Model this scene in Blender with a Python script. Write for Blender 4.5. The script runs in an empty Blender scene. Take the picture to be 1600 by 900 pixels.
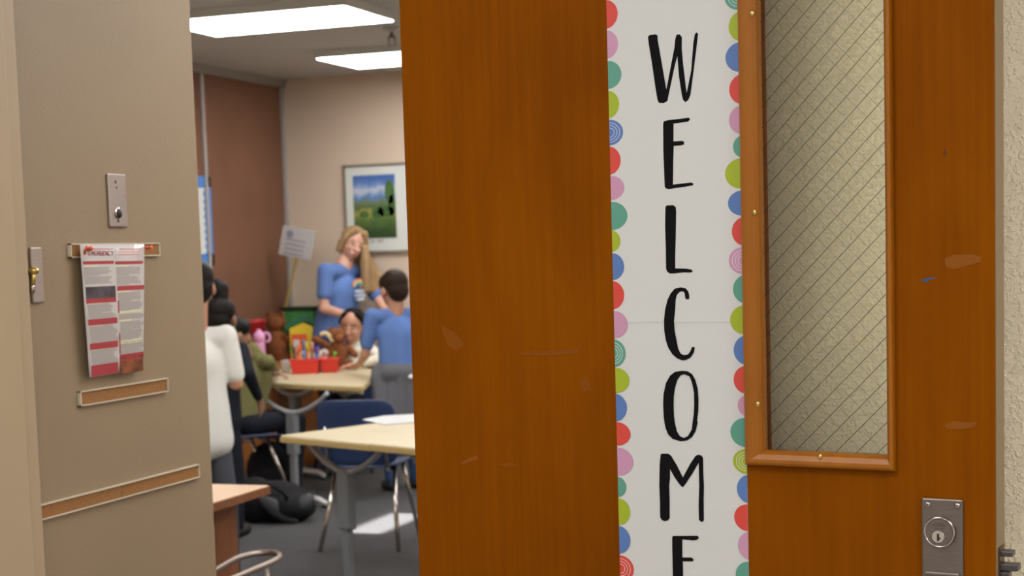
import bpy, bmesh, math, random
from mathutils import Vector, Matrix, Euler
random.seed(4)
C = bpy.context.scene.collection
PI = math.pi
H = 1.45                                   # eye height of the photographer
F, CX, CY = 2507.0, 800.0, 617.0           # focal length and principal point in pixels of the 1600x900 frame
PITCH, ROLL, YAW, DYAW = [math.radians(a) for a in (5.13, -1.72, 20.02, 30.69)]

# ------------------------------------------------------------------ camera model (room axes: x lateral, y into the room)
def _R():
    c, s = math.cos(PITCH), math.sin(PITCH); A = Matrix(((1,0,0),(0,c,-s),(0,s,c)))
    c, s = math.cos(ROLL), math.sin(ROLL); B = Matrix(((c,-s,0),(s,c,0),(0,0,1)))
    return B @ A
RM = _R()
def ray(px, py):
    d = RM.transposed() @ Vector(((px-CX)/F, (py-CY)/F, 1.0))
    x, y, z = d
    return Vector((x*math.cos(YAW)-z*math.sin(YAW), x*math.sin(YAW)+z*math.cos(YAW), -y))
O = Vector((0, 0, H)); LAMP = 13.5
def on_z(px, py, z): d = ray(px, py); return O + d*((z-H)/d.z)
def on_x(px, py, x): d = ray(px, py); return O + d*(x/d.x)
def on_y(px, py, y): d = ray(px, py); return O + d*(y/d.y)

# ------------------------------------------------------------------ materials
def lin(c):
    c = c/255.0
    return c/12.92 if c <= 0.04045 else ((c+0.055)/1.055)**2.4
def rgb(r, g, b): return (lin(r), lin(g), lin(b), 1)
MATS = {}
def mat(name, col, rough=0.6, metal=0.0, var=0.0, scale=8.0, bump=0.0, bscale=80.0, stretch=(1,1,1), spec=0.5, emit=None, coat=0.0):
    if name in MATS: return MATS[name]
    m = bpy.data.materials.new(name); m.use_nodes = True; nt = m.node_tree; b = nt.nodes['Principled BSDF']
    b.inputs['Base Color'].default_value = col; b.inputs['Roughness'].default_value = rough; b.inputs['Metallic'].default_value = metal
    b.inputs['Specular IOR Level'].default_value = spec; b.inputs['Coat Weight'].default_value = coat
    tc = nt.nodes.new('ShaderNodeTexCoord'); mp = nt.nodes.new('ShaderNodeMapping'); mp.inputs['Scale'].default_value = stretch
    nt.links.new(tc.outputs['Object'], mp.inputs['Vector'])
    if var > 0:
        n = nt.nodes.new('ShaderNodeTexNoise'); n.inputs['Scale'].default_value = scale; n.inputs['Detail'].default_value = 6
        nt.links.new(mp.outputs[0], n.inputs['Vector'])
        r = nt.nodes.new('ShaderNodeValToRGB'); r.color_ramp.elements[0].position = 0.3; r.color_ramp.elements[1].position = 0.7
        r.color_ramp.elements[0].color = tuple(c*(1-var) for c in col[:3])+(1,)
        r.color_ramp.elements[1].color = tuple(min(1, c*(1+var)) for c in col[:3])+(1,)
        nt.links.new(n.outputs['Fac'], r.inputs['Fac']); nt.links.new(r.outputs['Color'], b.inputs['Base Color'])
    if bump > 0:
        n2 = nt.nodes.new('ShaderNodeTexNoise'); n2.inputs['Scale'].default_value = bscale; n2.inputs['Detail'].default_value = 4
        nt.links.new(mp.outputs[0], n2.inputs['Vector'])
        bp = nt.nodes.new('ShaderNodeBump'); bp.inputs['Strength'].default_value = bump; bp.inputs['Distance'].default_value = 0.004
        nt.links.new(n2.outputs['Fac'], bp.inputs['Height']); nt.links.new(bp.outputs[0], b.inputs['Normal'])
    if emit:
        b.inputs['Emission Color'].default_value = (1, 0.985, 0.965, 1); b.inputs['Emission Strength'].default_value = emit
    MATS[name] = m
    return m

def wood_mat(name, c1, c2, rough=0.38, spec=0.3):
    m = bpy.data.materials.new(name); m.use_nodes = True; nt = m.node_tree; b = nt.nodes['Principled BSDF']
    tc = nt.nodes.new('ShaderNodeTexCoord')
    mp = nt.nodes.new('ShaderNodeMapping'); mp.inputs['Scale'].default_value = (60, 60, 1.4)
    n = nt.nodes.new('ShaderNodeTexNoise'); n.inputs['Scale'].default_value = 1.6; n.inputs['Detail'].default_value = 8; n.inputs['Roughness'].default_value = 0.55
    mp2 = nt.nodes.new('ShaderNodeMapping'); mp2.inputs['Scale'].default_value = (3.5, 3.5, 1.3)
    n2 = nt.nodes.new('ShaderNodeTexNoise'); n2.inputs['Scale'].default_value = 1.5; n2.inputs['Detail'].default_value = 5; n2.inputs['Distortion'].default_value = 0.8
    nt.links.new(tc.outputs['Object'], mp.inputs['Vector']); nt.links.new(mp.outputs[0], n.inputs['Vector'])
    nt.links.new(tc.outputs['Object'], mp2.inputs['Vector']); nt.links.new(mp2.outputs[0], n2.inputs['Vector'])
    mx = nt.nodes.new('ShaderNodeMath'); mx.operation = 'MULTIPLY_ADD'; mx.inputs[1].default_value = 0.35
    m2 = nt.nodes.new('ShaderNodeMath'); m2.operation = 'MULTIPLY'; m2.inputs[1].default_value = 0.65
    nt.links.new(n2.outputs['Fac'], m2.inputs[0]); nt.links.new(n.outputs['Fac'], mx.inputs[0]); nt.links.new(m2.outputs[0], mx.inputs[2])
    r = nt.nodes.new('ShaderNodeValToRGB'); r.color_ramp.elements[0].position = 0.36; r.color_ramp.elements[1].position = 0.64
    r.color_ramp.elements[0].color = c1; r.color_ramp.elements[1].color = c2
    nt.links.new(mx.outputs[0], r.inputs['Fac']); nt.links.new(r.outputs[0], b.inputs['Base Color'])
    b.inputs['Roughness'].default_value = rough; b.inputs['Specular IOR Level'].default_value = spec
    MATS[name] = m
    return m

def plaster_mat(name, col):
    m = bpy.data.materials.new(name); m.use_nodes = True; nt = m.node_tree; b = nt.nodes['Principled BSDF']
    tc = nt.nodes.new('ShaderNodeTexCoord')
    b.inputs['Base Color'].default_value = col; b.inputs['Roughness'].default_value = 0.36
    n = nt.nodes.new('ShaderNodeTexNoise'); n.inputs['Scale'].default_value = 150; n.inputs['Detail'].default_value = 3
    r = nt.nodes.new('ShaderNodeValToRGB'); r.color_ramp.elements[0].position = 0.50; r.color_ramp.elements[1].position = 0.64
    v = nt.nodes.new('ShaderNodeTexNoise'); v.inputs['Scale'].default_value = 290; v.inputs['Detail'].default_value = 2; v.inputs['Distortion'].default_value = 1.2
    r2 = nt.nodes.new('ShaderNodeValToRGB'); r2.color_ramp.elements[0].position = 0.55; r2.color_ramp.elements[1].position = 0.66
    ad = nt.nodes.new('ShaderNodeMath'); ad.operation = 'ADD'
    bp = nt.nodes.new('ShaderNodeBump'); bp.inputs['Strength'].default_value = 0.62; bp.inputs['Distance'].default_value = 0.0021
    for a in (n, v): nt.links.new(tc.outputs['Object'], a.inputs['Vector'])
    nt.links.new(n.outputs['Fac'], r.inputs['Fac']); nt.links.new(v.outputs['Fac'], r2.inputs['Fac'])
    nt.links.new(r.outputs[0], ad.inputs[0]); nt.links.new(r2.outputs[0], ad.inputs[1])
    nt.links.new(ad.outputs[0], bp.inputs['Height']); nt.links.new(bp.outputs[0], b.inputs['Normal'])
    MATS[name] = m
    return m

def glass_mat():
    m = bpy.data.materials.new('wired_glass'); m.use_nodes = True; nt = m.node_tree; nt.nodes.clear()
    out = nt.nodes.new('ShaderNodeOutputMaterial'); tr = nt.nodes.new('ShaderNodeBsdfTransparent'); gl = nt.nodes.new('ShaderNodeBsdfGlossy')
    tr.inputs[0].default_value = (0.985, 0.985, 0.93, 1); gl.inputs['Roughness'].default_value = 0.03
    fr = nt.nodes.new('ShaderNodeFresnel'); fr.inputs[0].default_value = 1.45
    mx = nt.nodes.new('ShaderNodeMixShader')
    nt.links.new(fr.outputs[0], mx.inputs[0]); nt.links.new(tr.outputs[0], mx.inputs[1]); nt.links.new(gl.outputs[0], mx.inputs[2]); nt.links.new(mx.outputs[0], out.inputs[0])
    MATS['wired_glass'] = m
    return m

WOOD = wood_mat('door_veneer', (0.165, 0.0415, 0.0004, 1), (0.232, 0.063, 0.0006, 1), 0.5, 0.03)
BEAD = wood_mat('glazing_wood', (0.26, 0.082, 0.004, 1), (0.34, 0.115, 0.007, 1), 0.32, 0.3)
DESKWOOD = wood_mat('desk_edge_wood', (0.16, 0.06, 0.025, 1), (0.25, 0.10, 0.045, 1))
SHELFWOOD = wood_mat('shelf_wood', (0.34, 0.12, 0.03, 1), (0.48, 0.19, 0.05, 1))
PLASTER = plaster_mat('corridor_plaster', (0.94, 0.87, 0.68, 1))
GLASS = glass_mat()
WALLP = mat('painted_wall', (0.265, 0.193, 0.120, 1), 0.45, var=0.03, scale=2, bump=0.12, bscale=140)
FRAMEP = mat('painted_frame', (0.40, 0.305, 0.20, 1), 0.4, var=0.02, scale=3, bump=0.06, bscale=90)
BACKWALL = mat('classroom_wall', (0.65, 0.525, 0.41, 1), 0.7, var=0.03, scale=1.5)
CEIL = mat('ceiling_tile', (0.55, 0.545, 0.52, 1), 0.9, var=0.06, scale=60)
CARPET = mat('carpet', (0.062, 0.062, 0.066, 1), 0.95, var=0.25, scale=90, bump=0.6, bscale=300)
LINO = mat('corridor_floor', (0.35, 0.30, 0.24, 1), 0.4, var=0.1, scale=6)
BROWN = mat('brown_pinboard', (0.185, 0.082, 0.044, 1), 0.85, var=0.08, scale=3, bump=0.2, bscale=200)
METALTRIM = mat('aluminium_batten', (0.42, 0.40, 0.38, 1), 0.5, 0.2)
STEEL = mat('brushed_steel', (0.42, 0.36, 0.34, 1), 0.40, 0.75, var=0.05, scale=30, stretch=(1,1,12))
CHROME = mat('polished_steel', (0.50, 0.46, 0.43, 1), 0.16, 1.0)
BRASS = mat('brass', (0.62, 0.48, 0.16, 1), 0.28, 0.9)
DARK = mat('keyhole_black', (0.012, 0.011, 0.010, 1), 0.5)
CORK = mat('tack_cork', (0.26, 0.115, 0.032, 1), 0.8, var=0.25, scale=220)
CREAM = mat('cream_edge', (0.55, 0.49, 0.38, 1), 0.35)
PAPER = mat('white_card', (0.60, 0.60, 0.60, 1), 0.55, spec=.2)
SHEETP = mat('sheet_paper', (0.56, 0.53, 0.53, 1), 0.22, coat=0.3)
INK = mat('black_ink', (0.008, 0.007, 0.008, 1), 0.7, spec=.04)
MAROON = mat('maroon_ink', (0.36, 0.035, 0.05, 1), 0.35)
GREYINK = mat('grey_ink', (0.36, 0.33, 0.32, 1), 0.4)
YELLOWINK = mat('pale_yellow_ink', (0.62, 0.60, 0.38, 1), 0.4)
COLS = {'red': mat('red_print', (0.60, 0.053, 0.037, 1), .55), 'pink': mat('pink_print', (0.53, 0.265, 0.41, 1), .55),
        'teal': mat('teal_print', (0.092, 0.30, 0.225, 1), .55), 'lime': mat('lime_print', (0.33, 0.41, 0.014, 1), .55),
        'blue': mat('blue_print', (0.084, 0.172, 0.43, 1), .55)}
TABLETOP = mat('maple_laminate', (0.56, 0.475, 0.30, 1), 0.4, var=0.05, scale=5)
TABLEEDGE = mat('tan_edge_band', (0.50, 0.36, 0.14, 1), 0.5)
LEGGREY = mat('grey_leg_paint', (0.20, 0.215, 0.235, 1), 0.4)
TUBEGREY = mat('silver_tube', (0.42, 0.43, 0.45, 1), 0.35, 0.3)
NAVY = mat('navy_plastic', (0.022, 0.042, 0.115, 1), 0.4)
LIGHT = mat('light_diffuser', (0.9, 0.9, 0.9, 1), 0.5, emit=LAMP)

# ------------------------------------------------------------------ mesh helpers
def box(bm, x0, x1, y0, y1, z0, z1, M=None):
    vs = [bm.verts.new(Vector(p)) for p in ((x0,y0,z0),(x1,y0,z0),(x1,y1,z0),(x0,y1,z0),(x0,y0,z1),(x1,y0,z1),(x1,y1,z1),(x0,y1,z1))]
    if M:
        for v in vs: v.co = M @ v.co
    for f in ((3,2,1,0),(4,5,6,7),(0,1,5,4),(1,2,6,5),(2,3,7,6),(3,0,4,7)): bm.faces.new([vs[i] for i in f])
    return vs
def prism(bm, poly, off):                 # poly of 3-D points, extruded by the vector off
    a = [bm.verts.new(Vector(p)) for p in poly]; b = [bm.verts.new(Vector(p)+off) for p in poly]
    n = len(a)
    bm.faces.new(list(reversed(a))); bm.faces.new(b)
    for i in range(n): bm.faces.new((a[i], a[(i+1)%n], b[(i+1)%n], b[i]))
def tube(bm, pts, r, n=10, caps=True):
    pts = [Vector(p) for p in pts]; rs = r if isinstance(r, (list, tuple)) else [r]*len(pts)
    rings = []; up = None
    for i, p in enumerate(pts):
        t = (pts[min(i+1, len(pts)-1)] - pts[max(i-1, 0)]).normalized()
        if up is None: up = Vector((0,0,1)) if abs(t.z) < 0.9 else Vector((1,0,0))
        s = t.cross(up).normalized(); u = s.cross(t).normalized(); up = u
        rings.append([bm.verts.new(p + (s*math.cos(a)+u*math.sin(a))*rs[i]) for a in [2*PI*k/n for k in range(n)]])
    for a, b in zip(rings, rings[1:]):
        for k in range(n): bm.faces.new((a[k], a[(k+1)%n], b[(k+1)%n], b[k]))
    if caps: bm.faces.new(list(reversed(rings[0]))); bm.faces.new(rings[-1])
def sph(bm, c, r, seg=16, M=None):        # r scalar or 3-tuple; M optional 3x3 rotation
    rr = (r, r, r) if not isinstance(r, (tuple, list)) else r
    res = bmesh.ops.create_uvsphere(bm, u_segments=seg, v_segments=max(6, seg*5//8), radius=1)
    for v in res['verts']:
        q = Vector((v.co.x*rr[0], v.co.y*rr[1], v.co.z*rr[2]))
        if M: q = M @ q
        v.co = q + Vector(c)
def capsule(bm, p, r1, q, r2, n=14):
    p, q = Vector(p), Vector(q); d = q-p; L = d.length
    if L < 1e-5: sph(bm, p, max(r1, r2), n); return
    t = d/L; pts, rs = [], []
    for k in range(5):
        a = PI/2*(k+0.12)/5; pts.append(p - t*r1*math.cos(a)); rs.append(r1*math.sin(a))
    for k in range(4): f = k/3; pts.append(p+d*f); rs.append(r1+(r2-r1)*f)
    for k in range(4, -1, -1):
        a = PI/2*(k+0.12)/5; pts.append(q + t*r2*math.cos(a)); rs.append(r2*math.sin(a))
    tube(bm, pts, rs, n)
def lathe(bm, prof, c, axis='z', n=28, M=None):   # prof [(r,h)] closed by caps
    rings = []
    for r, h in prof:
        ring = []
        for k in range(n):
            a = 2*PI*k/n
            v = Vector((r*math.cos(a), r*math.sin(a), h)) if axis == 'z' else (Vector((r*math.cos(a), -h, r*math.sin(a))) if axis == '-y' else Vector((h, r*math.cos(a), r*math.sin(a))))
            if M: v = M @ v
            ring.append(bm.verts.new(v+Vector(c)))
        rings.append(ring)
    for a, b in zip(rings, rings[1:]):
        for k in range(n): bm.faces.new((a[k], a[(k+1)%n], b[(k+1)%n], b[k]))
    bm.faces.new(list(reversed(rings[0]))); bm.faces.new(rings[-1])
def smooth_path(pts, per=6):
    pts = [Vector(p) for p in pts]; out = []
    for i in range(len(pts)-1):
        p0 = pts[max(i-1,0)]; p1 = pts[i]; p2 = pts[i+1]; p3 = pts[min(i+2,len(pts)-1)]
        for k in range(per):
            t = k/per
            out.append(0.5*((2*p1)+(p2-p0)*t+(2*p0-5*p1+4*p2-p3)*t*t+(3*p1-p0-3*p2+p3)*t**3))
    out.append(pts[-1]); return out

def obj(name, bm, m, parent=None, smooth=False, bevel=0, loc=None, origin=None):
    bmesh.ops.recalc_face_normals(bm, faces=bm.faces)
    if origin is not None: bmesh.ops.translate(bm, verts=bm.verts, vec=-Vector(origin))
    me = bpy.data.meshes.new(name); bm.to_mesh(me); bm.free()
    if isinstance(m, (list, tuple)):
        for x in m: me.materials.append(x)
    else: me.materials.append(m)
    if smooth: me.polygons.foreach_set('use_smooth', [True]*len(me.polygons))
    o = bpy.data.objects.new(name, me); C.objects.link(o)
    if parent: o.parent = parent
    if loc is not None: o.location = loc
    if bevel:
        b = o.modifiers.new('Bevel', 'BEVEL'); b.width = bevel; b.segments = 2; b.limit_method = 'ANGLE'
        if smooth: pass
    return o
def tag(o, label=None, cat=None, group=None, kind=None):
    if label: o['label'] = label
    if cat: o['category'] = cat
    if group: o['group'] = group
    if kind: o['kind'] = kind
    return o
def empty(name, loc=(0,0,0), rz=0, label=None, cat=None, group=None, kind=None):
    o = bpy.data.objects.new(name, None); C.objects.link(o); o.location = loc; o.rotation_euler = (0,0,rz); o.empty_display_size = 0.1
    return tag(o, label, cat, group, kind)
def BM(): return bmesh.new()
def copy_tree(o, parent=None):
    c = o.copy(); C.objects.link(c); c.parent = parent
    for ch in list(o.children): copy_tree(ch, c)
    return c
def blob(name, prims, m, parent=None, voxel=0.008, sm=6):
    bm = BM()
    for p in prims:
        if p[0] == 'c': capsule(bm, *p[1:])
        else: sph(bm, *p[1:])
    o = obj(name, bm, m, parent)
    r = o.modifiers.new('Remesh', 'REMESH'); r.mode = 'VOXEL'; r.voxel_size = voxel; r.use_smooth_shade = True
    s = o.modifiers.new('Smooth', 'SMOOTH'); s.iterations = sm; s.factor = 0.5
    return o

# ------------------------------------------------------------------ the setting
XL = -1.97                                  # face of the wall left of the doorway
RX, RY, HC = -5.63, 10.67, 2.75             # classroom left wall, back wall, ceiling height
def struct(name, bm, m, label, cat, **k): return tag(obj(name, bm, m, **k), label, cat, kind='structure')
bm = BM(); box(bm, RX-.2, 3.2, 2.5, RY+.2, -.1, 0); struct('floor', bm, CARPET, 'dark grey classroom carpet', 'floor')
bm = BM(); box(bm, -5, 3.2, -2.5, 2.5, -.1, 0); struct('floor', bm, LINO, 'smooth floor of the corridor outside the door', 'floor')
bm = BM(); box(bm, RX-.2, 3.2, 2.42, RY+.2, HC, HC+.1); struct('ceiling', bm, CEIL, 'grey ceiling of the classroom', 'ceiling')
bm = BM(); box(bm, 3.1, 3.2, -2.5, 2.40, 0, HC); struct('wall_sun_blocker', bm, PLASTER, 'unseen plaster wall added at the corridor end to block the sun', 'wall')  # added out of view to keep the sun out of the corridor
bm = BM(); box(bm, -5, 3.2, -2.5, 2.42, HC, HC+.1); struct('ceiling', bm, mat('corridor_ceiling', (.7,.68,.62,1), .9), 'pale ceiling of the corridor', 'ceiling')
bm = BM(); box(bm, RX-.2, 3.2, RY, RY+.2, 0, HC); struct('wall_back', bm, BACKWALL, 'beige back wall of the classroom', 'wall')
bm = BM(); box(bm, RX-.2, RX, 3.31, RY, 0, HC); struct('wall_left', bm, BACKWALL, 'classroom side wall behind the brown boards', 'wall')
# unseen right classroom wall; its slot is added and shaped to make the sun patch
sun_dir = Vector((-0.72, 0.12, -0.68)).normalized()
patch = [on_z(566, 832, 0), on_z(640, 797, 0)]
XR = 1.6
def back_to_wall(p): t = (XR-p.x)/(-sun_dir.x); return p - sun_dir*t
pa, pb = Vector((-3.83, 7.5, 0)), Vector((-3.5, 8.25, 0))
wa, wb = back_to_wall(pa), back_to_wall(pb)
def wall_with_hole(bm, x0, x1, y0, y1, z0, z1, hy0, hy1, hz0, hz1):
    box(bm, x0, x1, y0, hy0, z0, z1); box(bm, x0, x1, hy1, y1, z0, z1); box(bm, x0, x1, hy0, hy1, z0, hz0); box(bm, x0, x1, hy0, hy1, hz1, z1)
print('slot', wa, wb)
# ------------------------------------------------------------------ the corridor wall, door frame and the wall beside the doorway
bm = BM(); box(bm, -0.99, 3.2, 2.395, 2.62, 0, HC); struct('wall_right', bm, PLASTER, 'cream textured plaster corridor wall behind the open door', 'wall')
bm = BM(); box(bm, XL, -0.99, 2.40, 2.62, 2.16, HC); struct('wall_front', bm, PLASTER, 'corridor wall above the doorway', 'wall')
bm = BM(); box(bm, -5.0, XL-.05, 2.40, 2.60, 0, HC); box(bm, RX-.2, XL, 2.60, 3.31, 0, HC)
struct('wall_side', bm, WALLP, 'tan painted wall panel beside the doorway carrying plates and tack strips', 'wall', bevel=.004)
E0 = on_x(46, 450, XL+.018)                 # far edge of the frame that overlaps the wall panel
E1 = on_x(29, 450, XL+.034)
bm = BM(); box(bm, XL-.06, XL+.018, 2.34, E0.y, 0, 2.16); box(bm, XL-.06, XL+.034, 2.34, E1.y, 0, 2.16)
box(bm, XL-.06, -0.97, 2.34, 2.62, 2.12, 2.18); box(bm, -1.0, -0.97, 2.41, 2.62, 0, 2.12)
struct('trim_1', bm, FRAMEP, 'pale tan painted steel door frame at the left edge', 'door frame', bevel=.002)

# ------------------------------------------------------------------ the door
HX, HY = -1.021, 2.342
DA = DYAW - YAW
door = empty('door_1', (HX, HY, 0), -DA, 'open orange-brown wooden classroom door with a narrow wired glass lite', 'door', kind='structure')
DM = Matrix.Translation((HX, HY, 0)) @ Matrix.Rotation(-DA, 4, 'Z'); DI = DM.inverted()
def D(px, py, off=0.0):                     # pixel -> point of the door's front face, in the door's own axes (x across, -y out, z up)
    o = DI @ O; d = DI.to_3x3() @ ray(px, py)
    t = (-off - o.y)/d.y
    return o + d*t
DW = 0.5*(D(1553, 20).x + D(1555, 660).x); DT = 0.044; DTOP = 2.10
g0, g1 = 0.5*(D(1178,20).x+D(1187,700).x), 0.5*(D(1383,20).x+D(1389,700).x)      # opening for the glass
gz = D(1290, 715).z; gtop = 1.98
bm = BM()
box(bm, 0, g0, 0, DT, .01, DTOP); box(bm, g1, DW, 0, DT, .01, DTOP); box(bm, g0, g1, 0, DT, .01, gz); box(bm, g0, g1, 0, DT, gtop, DTOP)
bmesh.ops.remove_doubles(bm, verts=bm.verts, dist=1e-5)
obj('door_leaf', bm, WOOD, door)
bm = BM(); box(bm, DW, DW+.0015, .0015, DT-.0015, .012, DTOP-.002)
tag(obj('door_edge', bm, mat('edge_paint', (.25,.18,.10,1), .5), door), 'tan painted vertical edge strip')
# glazing beads with a moulded profile
b0 = 0.5*(D(1155.5,20).x + D(1168,700).x); b3 = 0.5*(D(1394,20).x+D(1400,700).x)
b1 = 0.5*(D(1182,20,.006).x + D(1192,700,.006).x); b2 = 0.5*(D(1379,20,.006).x+D(1385,700,.006).x)
bz0, bz1 = D(1280, 730).z, D(1280, 708, .006).z
prof = [(0, 0), (0, .0085), (.10, .0115), (.24, .0128), (.45, .0125), (.78, .0085), (.94, .004), (1.0, .001), (1.0, -.012), (.0, -.0)]
def bead(bm, out, inn):                     # out / inn : functions returning the two end points in (x, z)
    A0, A1 = out; B0, B1 = inn
    r0, r1 = [], []
    for f, h in prof:
        p = Vector(A0).lerp(Vector(B0), f); q = Vector(A1).lerp(Vector(B1), f)
        r0.append(bm.verts.new((p.x, -h, p.y))); r1.append(bm.verts.new((q.x, -h, q.y)))
    n = len(prof)
    for i in range(n): bm.faces.new((r0[i], r0[(i+1)%n], r1[(i+1)%n], r1[i]))
    bm.faces.new(r0); bm.faces.new(list(reversed(r1)))
zt0, zt1 = gtop+.02, gtop-.012
for (o_, i_) in ((((b0,bz0),(b0,zt0)), ((b1,bz1),(b1,zt1))), (((b3,bz0),(b3,zt0)), ((b2,bz1),(b2,zt1))),
                 (((b0,bz0),(b3,bz0)), ((b1,bz1),(b2,bz1))), (((b0,zt0),(b3,zt0)), ((b1,zt1),(b2,zt1)))):
    bm = BM(); bead(bm, o_, i_); gb = obj('glazing_bead', bm, BEAD, door)
for px, py in ((1174.5, 21), (1178.5, 332), (1183.5, 632), (1281, 714)):
    p = D(px, py, .0115); bm = BM(); sph(bm, (p.x, -.0105, p.z), (.0030, .0018, .0042), 12); obj('screw_head', bm, BRASS, door, True)
bm = BM(); box(bm, b1-.012, b2+.012, .010, .016, bz1-.012, zt1+.012); obj('glass_pane', bm, GLASS, door)
# wires inside the glass: a diamond mesh
bm = BM(); zc = bz1; per = .0290; W_ = b2-b1; zs = D(1183.5, 36, -.013).z - zc
def wire(bm, c0, sgn, r):
    pts = []
    for x in (0, W_):
        pts.append([x, c0+sgn*x])
    (xa, za), (xb, zb) = pts; top = zt1-zc
    def clip(z, p, q): t = (z-p[1])/(q[1]-p[1]); return [p[0]+(q[0]-p[0])*t, z]
    P_, Q_ = pts
    if max(za, zb) < 0 or min(za, zb) > top: return
    lo, hi = (P_, Q_) if za < zb else (Q_, P_)
    if lo[1] < 0: lo = clip(0, lo, hi)
    if hi[1] > top: hi = clip(top, lo, hi)
    tube(bm, [(b1+lo[0], .0088, zc+lo[1]), (b1+hi[0], .0088, zc+hi[1])], r, 5)
ph = zs % per
for k in range(-12, 60): wire(bm, ph + k*per, 1.0, .00042)
for k in range(-2, 70): wire(bm, ph + (k+.35)*per, -1.0, .00013)  # this direction drawn thinner to imitate its fainter look in the light
tag(obj('wire_mesh', bm, mat('glass_wire', (.035,.03,.02,1), .5, .3), door), 'dark diamond wire mesh in the glass')
# lock plate, cylinder and latch bolts
LP = [D(1441, 777), D(1506, 780), D(1508, 900)]
lx0, lx1, lzt = LP[0].x, LP[1].x, LP[0].z
DSTEEL = mat('worn_dark_steel', (0.20, 0.165, 0.145, 1), 0.36, 0.8, var=0.08, scale=30, stretch=(1,1,12))
bm = BM(); box(bm, lx0, lx1, -.004, 0, lzt-.30, lzt); pl = tag(obj('lock_plate', bm, DSTEEL, door, bevel=.0025), 'brushed steel escutcheon plate')
lcx, lcz = D(1470.5, 830).x, D(1470.5, 830).z
bm = BM(); lathe(bm, [(.0215,.004),(.0215,.007),(.0205,.0105),(.0188,.0105),(.0180,.0082),(.001,.0082)], (lcx, 0, lcz), '-y'); obj('lock_collar', bm, CHROME, pl, True)
bm = BM(); lathe(bm, [(.0180,.008),(.0178,.0096),(.001,.0096)], (lcx, 0, lcz), '-y'); cyl = obj('lock_cylinder', bm, DSTEEL, pl)
bm = BM(); lathe(bm, [(.0088,.009),(.0088,.0112),(.0080,.0122),(.001,.0122)], (lcx-.001, 0, lcz-.0055), '-y'); obj('key_plug', bm, CHROME, pl)
bm = BM(); box(bm, lcx-.0022, lcx+.0006, -.0126, -.0120, lcz-.0115, lcz-.0015); box(bm, lcx-.0004, lcx+.0022, -.0126, -.0120, lcz-.009, lcz-.006); obj('keyhole', bm, DARK, pl)
for dz, w in ((.0125, .010), (.0105, .016), (.0085, .018), (.005, .014)):
    bm = BM(); box(bm, lcx-w/2, lcx+w/2, -.0099, -.0095, lcz+dz-.0004, lcz+dz+.0004); obj('engraved_line', bm, mat('engraving', (.09,.075,.07,1), .5, .5), pl)
for px, py in ((1449.5, 788), (1496, 790)):
    p = D(px, py, .004); bm = BM(); lathe(bm, [(.0042,.003),(.0040,.0052),(.0025,.0064),(.0005,.0066)], (p.x, 0, p.z), '-y', 16); s_ = obj('screw', bm, CHROME, pl, True)
    bm = BM(); box(bm, p.x-.0009, p.x+.0009, -.0069, -.0063, p.z-.0009, p.z+.0009); obj('screw_recess', bm, DARK, pl)
bm = BM(); q = D(1475, 893).z; box(bm, lx0+.004, lx1-.004, -.0068, -.003, q-.006, q); obj('plate_ridge', bm, DSTEEL, pl, bevel=.002)
def latch(z0, z1, L, name, m):
    bm = BM(); box(bm, DW, DW+L, .012, .030, z0, z1); o = obj(name, bm, m, door, bevel=.0015); return o
zz = lambda py: D(1555, py).z
latch(zz(872), zz(863), .019, 'deadlatch', mat('latch_steel', (.10,.09,.10,1), .35, .8)); latch(zz(894), zz(883), .026, 'latch_bolt', MATS['latch_steel']); latch(zz(910), zz(896), .014, 'strike_tongue', MATS['latch_steel'])
bm = BM(); box(bm, DW+.0015, DW+.0032, .008, .034, zz(1000), zz(858)); obj('latch_faceplate', bm, mat('brown_bronze', (.12,.06,.035,1), .4, .6), door)
# scuffs, tape marks and a blue crayon mark on the veneer
SCUFF = mat('pale_scuff', (.240, .080, .014, 1), .5, spec=.03); BLUEMARK = mat('blue_crayon', (.03, .07, .20, 1), .5)
def doormark(name, pts, m, off=.0004):
    bm = BM(); prism(bm, [(lambda p: (p.x, 0, p.z))(D(*q)) for q in pts], Vector((0, -off, 0))); return obj(name, bm, m, door)
doormark('blue_mark', [(1437,439),(1447,435),(1464,433),(1458,436),(1452,437),(1448,441),(1440,440),(1444,438)], BLUEMARK)
doormark('scuff', [(1476,404),(1490,398),(1520,397),(1534,402),(1532,410),(1508,416),(1490,421),(1478,417)], SCUFF)
doormark('scuff', [(1474,664),(1490,658),(1515,660),(1527,659),(1522,667),(1500,671),(1480,670)], SCUFF)
doormark('scuff', [(719,724),(732,716),(745,712),(747,717),(735,721),(724,725)], SCUFF)
doormark('scuff', [(688,507),(712,520),(727,537),(713,549),(700,540)], mat('faint_scuff', (.218, .066, .007, 1), .5, spec=.03))
doormark('scuff', [(812,550),(870,547),(902,544),(904,533),(906,552),(860,556),(815,555)], MATS['faint_scuff'])
doormark('scuff', [(905,600),(918,586),(925,610),(912,612)], MATS['faint_scuff'])
doormark('scuff', [(779,725),(797,722),(812,728),(790,729)], MATS['faint_scuff'])
doormark('gouge', [(1474,240),(1476,236),(1478,232),(1477,237),(1479,243),(1475,243)], mat('dark_gouge', (.05,.018,.004,1), .6))

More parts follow.
